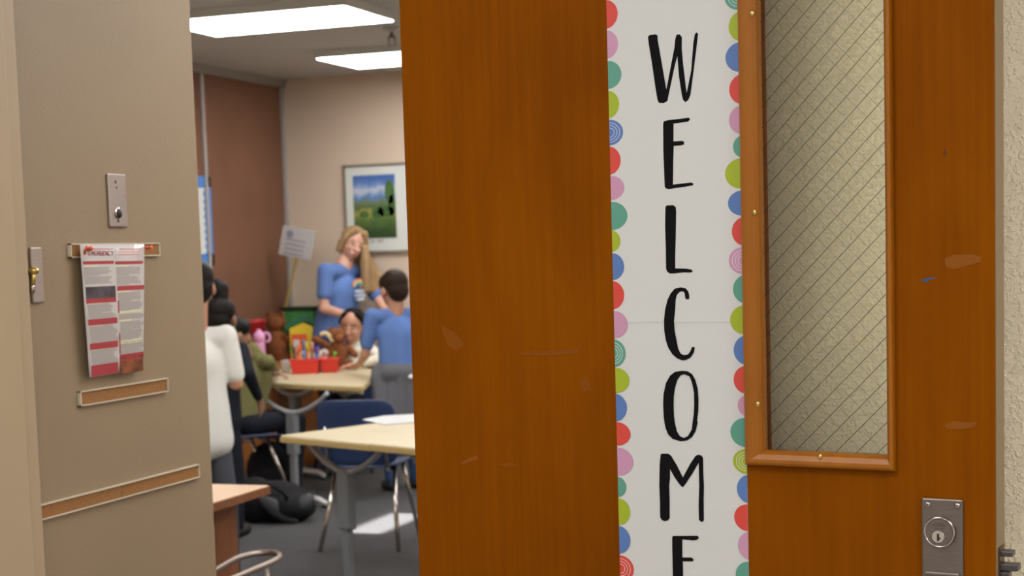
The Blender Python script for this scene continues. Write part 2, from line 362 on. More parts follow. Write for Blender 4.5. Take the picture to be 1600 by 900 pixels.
# ------------------------------------------------------------------ the WELCOME banner
banner = empty('welcome_banner', (HX, HY, 0), -DA, 'tall white vertical paper banner spelling WELCOME in black letters with coloured scallops', 'banner')
def pl_x(y): return 948.5 + 20.5*y/900.0
def pr_x(y): return 1154.8 + (1168-1154.8)*y/712.0
xl = 0.5*(D(pl_x(0), 0).x + D(pl_x(900), 900).x); xr = 0.5*(D(pr_x(0), 0).x + D(pr_x(880), 880).x); xr = min(xr, b0-.0005)
zfold = 0.5*(D(960, 503).z + D(1162, 503).z); PT = .0006
bm = BM(); box(bm, xl, xr, -PT, -.0001, .30, zfold-.0006); obj('lower_sheet', bm, PAPER, banner)
bm = BM(); box(bm, xl, xr, -PT*2, -PT, zfold-.0006, 1.96); box(bm, xl, xr, -PT, -.0001, zfold+.002, 1.96); obj('upper_sheet', bm, PAPER, banner)
def P(px, py):
    p = D(px, py); return p
def ink(name, pts, m, lift=.0002, z=None, hole=None):
    bm = BM()
    vs = [bm.verts.new((P(*q).x, 0, P(*q).z)) for q in pts]
    es = [bm.edges.new((vs[i], vs[(i+1)%len(vs)])) for i in range(len(vs))]
    if hole:
        hs = [bm.verts.new((P(*q).x, 0, P(*q).z)) for q in hole]
        es += [bm.edges.new((hs[i], hs[(i+1)%len(hs)])) for i in range(len(hs))]
    bmesh.ops.triangle_fill(bm, edges=es, use_beauty=True)
    r = bmesh.ops.extrude_face_region(bm, geom=bm.faces[:])
    for g in r['geom']:
        if isinstance(g, bmesh.types.BMVert): g.co.y -= .0001
    for v in bm.verts: v.co.y -= PT*2 + lift
    return obj(name, bm, m, banner)
def cr(k, pts):                             # tracing coordinates of four enlarged strips of the banner
    x0, y0, s = {1: (930, 0, 3.915), 2: (930, 220, 3.915), 3: (930, 440, 3.915), 4: (930, 660, 3.748)}[k]
    return [(x0+x/s, y0+y/s) for x, y in pts]
Wp = cr(1, [(325,225),(335,215),(372,210),(384,218),(385,245),(438,548),(487,290),(492,240),(500,213),(520,210),(533,230),(532,300),(540,390),(562,570),(590,430),(603,260),(612,210),(622,198),(632,207),(625,270),(600,470),(585,580),(572,612),(555,626),(540,612),(532,580),(515,470),(505,345),(490,400),(465,520),(450,590),(445,618),(420,632),(392,630),(383,610),(370,530),(350,390),(330,270)])
E1p = cr(1, [(419,895),(418,760),(422,742),(450,735),(540,725),(575,720),(584,730),(570,745),(530,750),(482,757),(481,865),(535,862),(548,870),(545,885),(525,890),(483,893)]) + cr(2, [(483,34),(480,120),(478,268),(590,255),(604,262),(600,272),(560,280),(500,288),(455,296),(435,292),(428,280),(425,200),(420,80)])
Lp = cr(2, [(432,405),(440,395),(480,393),(495,405),(498,430),(495,600),(492,700),(492,780),(560,782),(590,787),(600,796),(590,806),(540,805),(490,811),(460,812),(442,800),(436,780),(434,650),(430,520)])
Cp = cr(3, [(577,108),(558,108),(552,95),(550,70),(540,60),(520,62),(503,80),(495,110),(492,170),(485,240),(488,300),(500,360),(510,410),(525,440),(545,450),(570,445),(585,425),(593,402),(603,397),(612,405),(605,435),(585,465),(560,478),(535,481),(505,470),(475,445),(450,405),(435,360),(425,300),(423,240),(430,170),(445,110),(465,70),(490,42),(525,35),(555,40),(572,60),(578,85)])
Oo = cr(3, [(418,750),(420,690),(435,620),(460,575),(490,552),(530,545),(565,547),(595,565),(615,600),(630,660),(634,720),(633,790),(625,850)]) + cr(4, [(602,0),(590,50),(570,85),(540,105),(500,109),(455,95),(430,70),(415,35),(408,0)]) + cr(3, [(422,830)])
Oi = cr(3, [(482,750),(483,700),(490,650),(505,600),(525,572),(550,566),(580,580),(595,620),(607,680),(608,750),(605,810),(598,860)]) + cr(4, [(568,40),(545,80),(520,90),(498,80),(480,50),(468,0)]) + cr(3, [(484,820)])
Mp = cr(4, [(386,185),(395,182),(430,182),(447,195),(480,250),(516,322),(560,240),(590,195),(605,189),(625,193),(634,210),(635,300),(639,370),(637,450),(638,575),(625,582),(610,570),(608,480),(612,370),(608,235),(570,300),(540,345),(522,372),(512,378),(495,360),(470,325),(440,272),(440,330),(435,370),(438,450),(438,560),(425,574),(410,577),(392,570),(383,555),(382,470),(378,370),(380,250)])
E2p = cr(4, [(453,670),(460,664),(530,664),(600,663),(611,673),(600,685),(580,690),(512,684),(512,790),(565,790),(578,800),(575,812),(515,812),(517,900),(518,1010),(518,1062),(610,1052),(626,1062),(612,1076),(520,1086),(470,1090),(460,1080),(457,900),(455,800)])
for pts, hole in ((Wp, None), (E1p, None), (Lp, None), (Cp, None), (Oo, Oi), (Mp, None), (E2p, None)):
    ink('letter', pts, INK, hole=hole)
LS = [(1,-8,170,140,'red',0),(1,178,355,142,'pink',0),(1,366,538,163,'teal',0),(1,548,722,149,'lime',0),(1,727,885,173,'blue',1),
      (2,30,205,158,'red',0),(2,210,360,181,'pink',0),(2,369,544,200,'teal',0),(2,546,679,157,'lime',0),(2,686,851,180,'blue',0),
      (3,-6,170,180,'red',0),(3,178,345,201,'pink',0),(3,353,523,188,'teal',1),(3,527,682,212,'lime',0),(3,686,857,196,'blue',0),
      (4,0,138,209,'red',0),(4,150,315,225,'pink',0),(4,320,438,184,'teal',0),(4,447,604,207,'lime',0),(4,609,772,208,'blue',0),(4,783,940,228,'red',1),(4,950,1110,215,'pink',0)]
RS = [(1,-100,70,793,'teal',1),(1,75,260,818,'lime',0),(1,268,447,799,'blue',0),(1,460,643,822,'red',0),(1,652,825,820,'pink',0),(1,833,967,845,'teal',0),
      (2,112,298,796,'lime',0),(2,308,461,814,'blue',0),(2,468,645,838,'red',0),(2,652,817,819,'pink',1),(2,822,996,845,'teal',0),
      (3,147,322,827,'lime',0),(3,330,508,849,'blue',0),(3,515,683,849,'red',0),(3,692,822,874,'pink',0),(3,830,1008,829,'teal',0),
      (4,152,297,809,'lime',1),(4,302,470,832,'blue',0),(4,475,630,816,'red',0),(4,633,802,839,'pink',0),(4,810,965,825,'teal',0),(4,972,1130,830,'lime',0)]
def scallop(side, k, ya, yb, xt, col, rings):
    (x, y0), (xx, y1) = cr(k, [(xt, ya), (xt, yb)]); ym = (y0+y1)/2
    za, zb = D(x, y0).z, D(x, y1).z; cz = (za+zb)/2; rz_ = abs(za-zb)/2
    tipx = D(x, ym).x; edge = xl if side < 0 else xr
    a = abs(tipx-edge)
    inset = max(0.0, rz_*0.98 - a)          # circles whose centres lie beyond the sheet's edge are cut by it
    cx_ = edge - inset*(-side)*-1 if False else (edge - inset if side < 0 else edge + inset)
    R = abs(tipx - cx_)
    def arc(s, lift, name, m, parent, w=None):
        bm = BM(); outer = []; n = 40
        for i in range(n+1):
            t = -PI/2 + PI*i/n
            dx = R*s*math.cos(t); z = cz + rz_*s*math.sin(t)
            X = cx_ + dx*(1 if side < 0 else -1)
            outer.append((X, z))
        ins = [(X, z) for X, z in outer if (X >= xl if side < 0 else X <= xr)]
        if len(ins) < 3: bm.free(); return None
        if w is None:
            z0, z1 = ins[0][1], ins[-1][1]
            pts = [(edge, z0)] + ins + [(edge, z1)] if abs(ins[0][0]-edge) > 1e-5 else ins
            prism(bm, [(p[0], -(PT*2+lift), p[1]) for p in pts], Vector((0, -.00008, 0)))
        else:
            for (xa, za_), (xb, zb_) in zip(ins, ins[1:]):
                ka = 1 - w/(R*s); ia = (cx_+(xa-cx_)*ka, cz+(za_-cz)*ka); ib = (cx_+(xb-cx_)*ka, cz+(zb_-cz)*ka)
                prism(bm, [(q[0], -(PT*2+lift), q[1]) for q in ((xa,za_),(xb,zb_),ib,ia)], Vector((0,-.00006,0)))
        return obj(name, bm, m, parent)
    o = arc(1.0, .00005, 'scallop', COLS[col], banner)
    if rings and o:
        for s in (.78, .58, .38): arc(s, .00018, 'white_ring', mat('ring_'+col, tuple(.45+.45*c for c in COLS[col].node_tree.nodes['Principled BSDF'].inputs['Base Color'].default_value[:3])+(1,), .55), o, w=.0011)
for s in LS: scallop(-1, *s)
for s in RS: scallop(1, *s)

# ------------------------------------------------------------------ plates, tack strips and the emergency sheet on the side wall
def WP(px, py, off=0.0): return on_x(px, py, XL+off)
def wall_box(bm, y0, y1, z0, z1, off0, off1): return box(bm, XL+off0, XL+off1, y0, y1, z0, z1)
def keyplate(pa, pb, name, label, knob_m, hole=True):
    A, B = WP(*pa), WP(*pb)
    r = empty(name, (XL, (A.y+B.y)/2, B.z), 0, label, 'switch plate')
    bm = BM(); wall_box(bm, min(A.y,B.y), max(A.y,B.y), B.z, A.z, 0, .006); obj('plate', bm, STEEL, r, bevel=.0025, origin=r.location)
    return r, A, B
r, A, B = keyplate((165, 271), (197, 355), 'key_switch', 'steel wall plate with a black key switch above the emergency sheet', DARK)
M90 = Matrix.Rotation(0, 3, 'Z')
p = WP(184, 333, .006)
bm = BM(); lathe(bm, [(.012,.005),(.012,.008),(.010,.009),(.001,.009)], p-Vector((.006,0,0)), 'x', 20); obj('switch_ring', bm, CHROME, r, origin=r.location)
bm = BM(); sph(bm, p+Vector((.003,.001,-.001)), (.005,.0085,.010), 16); obj('key_barrel', bm, DARK, r, True, origin=r.location)
for q, s in ((WP(180.5, 284, .006), .0032), (WP(182, 293, .006), .0022), (WP(185, 345, .006), .0032)):
    bm = BM(); sph(bm, q, (.0012, s, s*1.2), 10); obj('screw', bm, DARK, r, True, origin=r.location)
r, A, B = keyplate((44, 386.5), (66.5, 473), 'key_switch', 'steel wall plate with a brass key, half hidden by the door frame', BRASS)
p = WP(52.5, 423, .012)
bm = BM(); sph(bm, p, (.012,.010,.008), 14); tube(bm, [p, p+Vector((0,-.004,-.028))], [.005,.004], 8); obj('brass_key', bm, BRASS, r, True, origin=r.location)
bm = BM(); sph(bm, WP(51.5, 451, .006), (.004,.006,.010), 12); obj('switch_barrel', bm, CHROME, r, True, origin=r.location)
def strip(tl, tr, bl, label, seams=()):
    A, B_, Cc = WP(*tl), WP(*tr), WP(*bl)
    z1 = (A.z+B_.z)/2; z0 = z1-(A.z-Cc.z); y0, y1 = A.y, B_.y
    r = empty('tack_strip', (XL, y0, z0), 0, label, 'tack strip', 'cork tack strips on the side wall')
    e = .0026; t = .008
    bm = BM(); wall_box(bm, y0, y1, z1-e, z1, 0, t); wall_box(bm, y0, y1, z0, z0+e, 0, t); wall_box(bm, y0, y0+e*1.2, z0, z1, 0, t); wall_box(bm, y1-e, y1, z0, z1, 0, t)
    obj('strip_frame', bm, CREAM, r, origin=r.location)
    ys = [y0+e*1.2] + [WP(s, 760).y for s in seams] + [y1-e]
    for a, b in zip(ys, ys[1:]):
        bm = BM(); wall_box(bm, a+.0008, b-.0008, z0+e, z1-e, 0, t-.003); obj('cork_insert', bm, CORK, r, origin=r.location)
strip((105, 380), (245, 380), (105, 402.5), 'short cork tack strip holding up the emergency sheet')
strip((120.5, 612), (258, 590), (120.5, 636), 'short empty cork tack strip just below the emergency sheet')
strip((55, 790), (307, 725), (55, 815), 'long cork tack strip, lowest on the side wall, with a seam near its middle', (187,))
# emergency sheet: traced in an enlarged crop
def S(x, y, off): return WP(110+x/3.915, 370+y/3.915, off)
SO = .0165
c = S(250, 860, 0)
sheet = empty('emergency_sheet', (XL, c.y, c.z), 0, 'laminated emergency procedures sheet with maroon headings pinned to the upper tack strip', 'notice')
bm = BM(); n = 12; rows = []
TL, TR, BR_, BL_ = (58, 46), (452, 46), (446, 806), (118, 862)
def SP(u, v, lift=0.0):                     # u across, v down, slightly bowed away from the wall at the foot
    x = (TL[0]*(1-u)+TR[0]*u)*(1-v) + (BL_[0]*(1-u)+BR_[0]*u)*v; y = (TL[1]*(1-u)+TR[1]*u)*(1-v)+(BL_[1]*(1-u)+BR_[1]*u)*v
    return S(x, y, SO + .006*math.sin(PI*v)*(.5+u*.5) + lift)
for i in range(n+1): rows.append([bm.verts.new(SP(j/6, i/n)) for j in range(7)])
for i in range(n):
    for j in range(6): bm.faces.new((rows[i][j], rows[i][j+1], rows[i+1][j+1], rows[i+1][j]))
o = obj('sheet', bm, SHEETP, sheet, True, origin=sheet.location)
so = o.modifiers.new('Solid', 'SOLIDIFY'); so.thickness = .0005; so.offset = 0
def sheet_patch(name, u0, v0, u1, v1, m, lift=.0007, parent=None):
    bm = BM(); k = max(1, int((v1-v0)*14)); rr = []
    for i in range(k+1):
        v = v0+(v1-v0)*i/k; rr.append([bm.verts.new(SP(u0+(u1-u0)*j/3, v, lift)) for j in range(4)])
    for i in range(k):
        for j in range(3): bm.faces.new((rr[i][j], rr[i][j+1], rr[i+1][j+1], rr[i+1][j]))
    return obj(name, bm, m, parent or sheet, origin=sheet.location)
def uv(x, y):                               # crop -> sheet coordinates
    v = (y-46)/(834-46.0); l = TL[0]*(1-v)+BL_[0]*v; r_ = TR[0]*(1-v)+BR_[0]*v
    return (x-l)/(r_-l), (y-46)/((862-46)*(1-(x-l)/(r_-l)) + (806-46)*((x-l)/(r_-l)))
def bar(name, x0, y0, x1, y1, m, lift=.0007):
    (u0, v0), (u1, v1) = uv(x0, y0), uv(x1, y1)
    return sheet_patch(name, u0, v0, u1, v1, m, lift)
for b in ((76,150,266,165),(273,150,444,165),(96,380,280,398),(285,302,450,322),(108,508,288,528),(120,655,292,672),(128,790,294,830),(303,722,448,742),(290,392,300,468),(297,588,308,716)): bar('heading_bar', *b, MAROON)
bar('divider_line', 273, 74, 279, 136, GREYINK)
bar('sheet_photo', 92, 308, 278, 374, mat('dark_photo', (.06,.05,.07,1), .3, var=.9, scale=25)); bar('sheet_photo', 301, 742, 446, 818, mat('fire_photo', (.17,.05,.02,1), .3, var=.9, scale=30))
random.seed(7)
def lines(x0, x1, y0, y1, slope=0.11, n=None):
    y = y0; i = 0
    while y < y1:
        off = (y-y0)*slope; w = random.uniform(.8, 1.0) if (i % 5) else .5
        bm_ = bar('text_line', x0+off, y, x0+off+(x1-x0)*w, y+5.5, GREYINK if (i*7 % 11) else YELLOWINK, .0005); y += 11.5; i += 1
lines(80, 262, 176, 290); lines(104, 278, 404, 495); lines(116, 288, 536, 645); lines(126, 290, 680, 780)
lines(280, 440, 174, 292, .02); lines(290, 446, 330, 500, .03); lines(304, 446, 508, 715, .02)
bar('header_line', 115, 72, 265, 78, mat('pink_ink', (.55,.25,.24,1), .4), .0005); bar('header_line', 300, 72, 440, 78, MATS['pink_ink'], .0005); bar('header_line', 290, 90, 430, 95, MATS['pink_ink'], .0005); bar('header_line', 290, 106, 420, 111, MATS['pink_ink'], .0005)
bar('crest', 76, 78, 100, 112, mat('gold_ink', (.55,.33,.08,1), .4), .0006); bar('crest_band', 81, 84, 95, 106, MAROON, .0009)
# the word EMERGENCY, built from strokes on the sheet
GL = {'E': [(0,0,0,1),(0,1,1,1),(0,.5,.8,.5),(0,0,1,0)], 'M': [(0,0,0,1),(0,1,.5,.4),(.5,.4,1,1),(1,1,1,0)], 'R': [(0,0,0,1),(0,1,.9,1),(.9,1,.9,.5),(.9,.5,0,.5),(.4,.5,1,0)],
      'G': [(1,1,0,1),(0,1,0,0),(0,0,1,0),(1,0,1,.5),(1,.5,.6,.5)], 'N': [(0,0,0,1),(0,1,1,0),(1,0,1,1)], 'C': [(1,1,0,1),(0,1,0,0),(0,0,1,0)], 'Y': [(0,1,.5,.5),(1,1,.5,.5),(.5,.5,.5,0)]}
bm = BM()
for i, ch in enumerate('EMERGENCY'):
    ox = 113 + i*17.2
    for x0, y0, x1, y1 in GL[ch]:
        a = S(ox+x0*11.5, 112-y0*24, SO+.0022); b = S(ox+x1*11.5, 112-y1*24, SO+.0022)
        d = (b-a).normalized(); nrm = Vector((1,0,0)).cross(d)*.0007
        prism(bm, [a-nrm-d*.0006, b-nrm+d*.0006, b+nrm+d*.0006, a+nrm-d*.0006], Vector((.0003,0,0)))
obj('heading_text', bm, MAROON, sheet, origin=sheet.location)
for px, py, lb in ((134, 388, 'red push pin in the left corner of the emergency sheet'), (228, 387, 'red push pin in the right corner of the emergency sheet')):
    p = WP(px, py, .016)
    bm = BM(); lathe(bm, [(.0055,.0),(.0055,.002),(.0028,.004),(.0028,.009),(.0048,.011),(.0048,.0125),(.001,.0128)], p+Vector((.002,0,0)), 'x', 14)
    q = tag(obj('push_pin', bm, mat('red_pin', (.75,.10,.06,1), .3), None, True, origin=p), lb, 'push pin', 'red push pins in the emergency sheet'); q.location = p
    bm = BM(); tube(bm, [(.002,0,0),(-.004,0,0)], .0006, 6); obj('pin_needle', bm, CHROME, q)
    bm = BM(); sph(bm, (.006,.010,-.001), (.0035,.008,.0035), 10); obj('pin_tab', bm, MATS['red_pin'], q, True)

# ------------------------------------------------------------------ classroom walls: pin boards, battens, cornice
def pinboard(y0, y1, label):
    bm = BM(); box(bm, RX, RX+.02, y0, y1, .80, HC-.06); return tag(obj('pin_board', bm, BROWN), label, 'pin board', 'brown pin boards on the classroom side wall')
YB = on_x(317, 300, RX).y; YC = RY
pinboard(YB+.015, YC-.05, 'brown fabric pin board nearest the back corner'); pinboard(YB-1.2, YB-.015, 'brown fabric pin board behind the blue bordered chart')
for i, y in enumerate((YB, YC-.025)):
    bm = BM(); box(bm, RX, RX+.035, y-.018, y+.018, .0, HC-.04); tag(obj('trim_%d' % (i+2), bm, METALTRIM), 'pale metal batten beside the brown pin board' if i == 0 else 'grey metal batten in the back corner', 'batten', kind='structure')
bm = BM(); box(bm, RX, RX+.05, 3.4, RY, HC-.06, HC); box(bm, RX, RX+.06, 3.4, RY, HC-.03, HC); tag(obj('trim_4', bm, mat('cornice_paint', (.30,.27,.24,1), .7)), 'dull cornice strip above the pin boards', 'cornice', kind='structure')
bm = BM(); box(bm, RX+.06, 1.6, RY-.012, RY, 0, .10); tag(obj('baseboard_back', bm, mat('base_dark', (.05,.045,.04,1), .6)), 'dark base strip along the back wall', 'baseboard', kind='structure')
# blue bordered chart
a, b = on_x(307, 276, RX+.03), on_x(326, 276, RX+.03)
zt_ = b.z; zb_ = on_x(328, 414, RX+.03).z; y1_ = b.y+.02; y0_ = y1_-.62
ch = empty('bordered_chart', (RX+.022, (y0_+y1_)/2, zb_), 0, 'white chart with a scalloped blue border on the pin board', 'chart')
bm = BM(); box(bm, RX+.022, RX+.026, y0_, y1_, zb_, zt_); obj('chart_paper', bm, mat('chart_white', (.62,.64,.63,1), .7), ch, origin=ch.location)
bm = BM(); w = .075
box(bm, RX+.024, RX+.030, y0_, y1_, zt_-w, zt_); box(bm, RX+.024, RX+.030, y0_, y1_, zb_, zb_+w); box(bm, RX+.024, RX+.030, y0_, y0_+w, zb_, zt_); box(bm, RX+.024, RX+.030, y1_-w, y1_, zb_, zt_)
zz_ = zb_+w
while zz_ < zt_-w:
    lathe(bm, [(.02,0),(.02,.006)], (RX+.024, y1_-w, zz_), 'x', 10); zz_ += .05
obj('blue_border', bm, mat('border_blue', (.07,.23,.62,1), .6), ch, origin=ch.location)

# ceiling lights
def fixture(x0, x1, y0, y1, label):
    r = empty('ceiling_light', ((x0+x1)/2, (y0+y1)/2, HC-.05), 0, label, 'ceiling light', 'fluorescent ceiling panels')
    hx, hy = (x1-x0)/2, (y1-y0)/2
    bm = BM(); box(bm, -hx, hx, -hy, hy, .0, .012)
    bmesh.ops.bevel(bm, geom=bm.edges[:], offset=.004, segments=1, affect='EDGES'); obj('diffuser', bm, LIGHT, r)
    bm = BM()
    for a_ in ((-hx-.012, hx+.012, -hy-.012, -hy), (-hx-.012, hx+.012, hy, hy+.012), (-hx-.012, -hx, -hy, hy), (hx, hx+.012, -hy, hy)): box(bm, *a_, .006, .05)
    obj('frame', bm, mat('light_frame', (.6,.6,.58,1), .5), r)
    return r
fixture(-4.65, -3.56, 7.47, 8.08, 'large bright ceiling panel, nearest and cut by the top of the photo')
fixture(-4.66, -3.45, 9.34, 9.96, 'bright ceiling panel farther back, partly hidden by the open door')
for i, (x, y) in enumerate(((-4.1, 5.6), (-1.6, 5.7), (-1.6, 7.8), (-1.6, 9.65), (.5, 7.8), (.5, 5.7), (-3.4, 3.9), (-.9, 3.7), (.7, 3.6))):  # panels nearest the doorway are added to brighten the tan side wall
    fixture(x-.55, x+.55, y-.3, y+.3, 'unseen classroom ceiling panel, those near the doorway added to brighten the side wall')
p = on_z(612, 62, HC-.07)
hk = empty('sprinkler_head', (p.x, p.y, HC), 0, 'small dark ceiling fitting hanging beside the farther light panel', 'sprinkler')
bm = BM(); lathe(bm, [(.05,0),(.05,-.012),(.02,-.02),(.012,-.03)], (0,0,0), 'z', 18); obj('escutcheon', bm, METALTRIM, hk, True)
bm = BM(); tube(bm, [(0,0,-.02),(0,0,-.06)], .012, 10); tube(bm, [(-.02,0,-.05),(-.018,0,-.10)], .005, 8); tube(bm, [(.02,0,-.05),(.018,0,-.10)], .005, 8); box(bm, -.025, .025, -.01, .01, -.105, -.095); obj('nozzle', bm, mat('dark_bronze', (.10,.085,.06,1), .4, .5), hk)

# picture on the back wall
a, b = on_y(534, 258, RY-.03), on_y(541, 397, RY-.03)
px0, pz1, pz0 = (a.x+b.x)/2, a.z, b.z; px1 = px0+.60
pc = empty('framed_picture', ((px0+px1)/2, RY, pz0), 0, 'framed landscape print with a white mat on the back wall', 'picture')
bm = BM(); fw = .018
for q in ((px0, px1, pz1-fw, pz1), (px0, px1, pz0, pz0+fw), (px0, px0+fw, pz0, pz1), (px1-fw, px1, pz0, pz1)): box(bm, q[0], q[1], RY-.028, RY, q[2], q[3])
obj('frame', bm, mat('pewter_frame', (.30,.28,.22,1), .4, .3), pc, origin=pc.location)
bm = BM(); box(bm, px0+fw, px1-fw, RY-.018, RY-.002, pz0+fw, pz1-fw); obj('mat_board', bm, mat('mat_white', (.66,.68,.64,1), .6), pc, origin=pc.location)
i0, i1 = on_y(551, 275, RY-.02), on_y(620, 371, RY-.02)
bm = BM(); ix0, ix1, iz0, iz1 = i0.x, i1.x+.0, i1.z, i0.z; box(bm, -(ix1-ix0)/2, (ix1-ix0)/2, -.002, .002, 0, iz1-iz0)
pr = obj('print', bm, MATS['mat_white'], pc, loc=Vector(((ix0+ix1)/2, RY-.02, iz0))-pc.location)
m = bpy.data.materials.new('landscape_print'); m.use_nodes = True; nt = m.node_tree; bs = nt.nodes['Principled BSDF']; bs.inputs['Roughness'].default_value = .4
tc = nt.nodes.new('ShaderNodeTexCoord'); sx = nt.nodes.new('ShaderNodeSeparateXYZ'); nz = nt.nodes.new('ShaderNodeTexNoise'); nz.inputs['Scale'].default_value = 13; nz.inputs['Detail'].default_value = 5
ma = nt.nodes.new('ShaderNodeMath'); ma.operation = 'MULTIPLY_ADD'; ma.inputs[1].default_value = .28; 
cr1 = nt.nodes.new('ShaderNodeValToRGB'); e = cr1.color_ramp.elements; e[0].position = .12; e[0].color = (.03,.07,.02,1); e[1].position = .95; e[1].color = (.06,.15,.42,1)
for pos, col in ((.30,(.10,.17,.04,1)),(.42,(.34,.32,.08,1)),(.50,(.08,.14,.05,1)),(.60,(.16,.22,.12,1)),(.66,(.10,.22,.50,1)),(.78,(.55,.60,.68,1)),(.86,(.14,.26,.55,1))): q = e.new(pos); q.color = col
nt.links.new(tc.outputs['Generated'], sx.inputs[0]); nt.links.new(tc.outputs['Object'], nz.inputs['Vector']); nt.links.new(nz.outputs['Fac'], ma.inputs[0]); nt.links.new(sx.outputs['Z'], ma.inputs[2])
sb = nt.nodes.new('ShaderNodeMath'); sb.operation = 'SUBTRACT'; sb.inputs[1].default_value = .13; nt.links.new(ma.outputs[0], sb.inputs[0]); nt.links.new(sb.outputs[0], cr1.inputs[0]); nt.links.new(cr1.outputs[0], bs.inputs['Base Color'])
pr.data.materials[0] = m
bm = BM(); W2 = (ix1-ix0)/2; hh = iz1-iz0
for (x, z, r1, r2) in ((W2*.75, hh*.72, .045, .09), (W2*.55, hh*.42, .07, .04), (W2*.15, hh*.40, .05, .05), (-W2*.5, hh*.38, .04, .025), (W2*.82, hh*.5, .035, .08)):
    lathe(bm, [(1, 0), (1, .0015)], (0,0,0), '-y', 18, Matrix(((min(r1, W2*.98-abs(x)) if abs(x)+r1 > W2 else r1,0,0),(0,1,0),(0,0,r2))))
    for v in bm.verts[-36:] if False else []: pass
    bm.verts.ensure_lookup_table()
    for v in bm.verts[-36:]: v.co += Vector((x, -.002, z))
obj('painted_trees', bm, mat('tree_green', (.06,.14,.035,1), .5, var=.5, scale=40), pr)
bm = BM()
for x, w in ((-.10,.03),(-.05,.05)): box(bm, (px0+px1)/2+x, (px0+px1)/2+x+w, RY-.0195, RY-.018, pz0+.075, pz0+.10)
obj('mat_lettering', bm, mat('soft_grey', (.45,.46,.45,1), .6), pc, origin=pc.location)

# yard sign leaning in the corner
YS = RY-.40
ys = empty('stick_sign', (on_y(446, 480, YS+.1).x, YS+.1, .95), 0, 'white card sign on a yellow wooden stick standing in the green bin', 'sign')
t0, t1 = on_y(463, 400, YS+.02), on_y(446, 482, YS+.16)
bm = BM(); tube(bm, [t1+(t1-t0).normalized()*.03, t1, t0+Vector((0,.012,0))], .012, 4); obj('stick', bm, mat('yellow_wood', (.62,.46,.16,1), .6), ys, origin=ys.location)
bm = BM(); prism(bm, [on_y(x, y, YS) for x, y in ((443,352),(493,362),(484,407),(435,397))], Vector((0,.006,0))); obj('card', bm, mat('grey_card', (.50,.49,.50,1), .7), ys, origin=ys.location)
bm = BM(); lathe(bm, [(.028,0),(.028,.0015)], on_y(453, 366, YS), '-y', 16)
for i in range(4):
    y = 372+i*7
    prism(bm, [on_y(x, yy, YS-.0015) for x, yy in ((447-i*1.5, y),(477-i*1.5, y+6),(477-i*1.5, y+8),(447-i*1.5, y+2))], Vector((0,-.001,0)))
obj('sign_print', bm, mat('sign_grey', (.25,.25,.30,1), .7), ys, origin=ys.location)

# ------------------------------------------------------------------ tables
TZ = .70
def table(name, poly, z, label, group, legs, cat='table', yoke=None):
    c = sum((Vector(p) for p in poly), Vector())/len(poly)
    r = empty(name, (c.x, c.y, 0), 0, label, cat, group)
    bm = BM(); prism(bm, [Vector((p[0], p[1], z-.033)) for p in poly], Vector((0,0,.033))); obj('tabletop', bm, TABLETOP, r, bevel=.006, origin=r.location)
    bm = BM()
    n_ = len(poly)
    for i in range(n_):
        a, b = Vector(poly[i]).xy, Vector(poly[(i+1)%n_]).xy; d = (b-a).normalized(); nn = Vector((d.y,-d.x))
        mid = (a+b)/2
        if (mid-c.xy).dot(nn) < 0: nn = -nn
        prism(bm, [Vector((*a, z-.029)), Vector((*b, z-.029)), Vector((*(b+nn*.003), z-.029)), Vector((*(a+nn*.003), z-.029))], Vector((0,0,.020)))
    obj('edge_band', bm, TABLEEDGE, r, origin=r.location)
    for (lx, ly, ax, ay, w) in legs:         # leg position, direction across the table, half width of the yoke
        ax_ = Vector((ax, ay, 0)).normalized(); L = Vector((lx, ly, 0))
        pts = smooth_path([L+ax_*-w+Vector((0,0,z-.03)), L+ax_*-w*.80+Vector((0,0,z-.075)), L+ax_*-w*.42+Vector((0,0,z-.13)), L+Vector((0,0,z-.155)), L+ax_*w*.42+Vector((0,0,z-.13)), L+ax_*w*.80+Vector((0,0,z-.075)), L+ax_*w+Vector((0,0,z-.03))], 5)
        bm = BM(); tube(bm, pts, .014, 8); obj('yoke', bm, TUBEGREY, r, True, origin=r.location)
        Mx = Matrix.Translation(L) @ Matrix.Rotation(math.atan2(ay, ax), 4, 'Z')
        bm = BM(); box(bm, -.034, .034, -.024, .024, .30, z-.15, Mx); box(bm, -.022, .022, -.016, .016, .05, .30, Mx); lg = obj('leg', bm, LEGGREY, r, bevel=.006, origin=r.location)
        bm = BM(); tube(bm, [Mx @ Vector((-.26,0,.025)), Mx @ Vector((-.2,0,.045)), Mx @ Vector((0,0,.055)), Mx @ Vector((.2,0,.045)), Mx @ Vector((.26,0,.025))], [.014,.02,.022,.02,.014], 10); f_ = obj('foot', bm, mat('pale_foot', (.60,.60,.60,1), .3, .3), r, True, origin=r.location)
        bm = BM()
        for s in (-.24, .24): lathe(bm, [(.012,0),(.016,.006),(.012,.02)], Mx @ Vector((s,0,0)), 'z', 10)
        obj('glide', bm, DARK, r, origin=r.location)
    return r
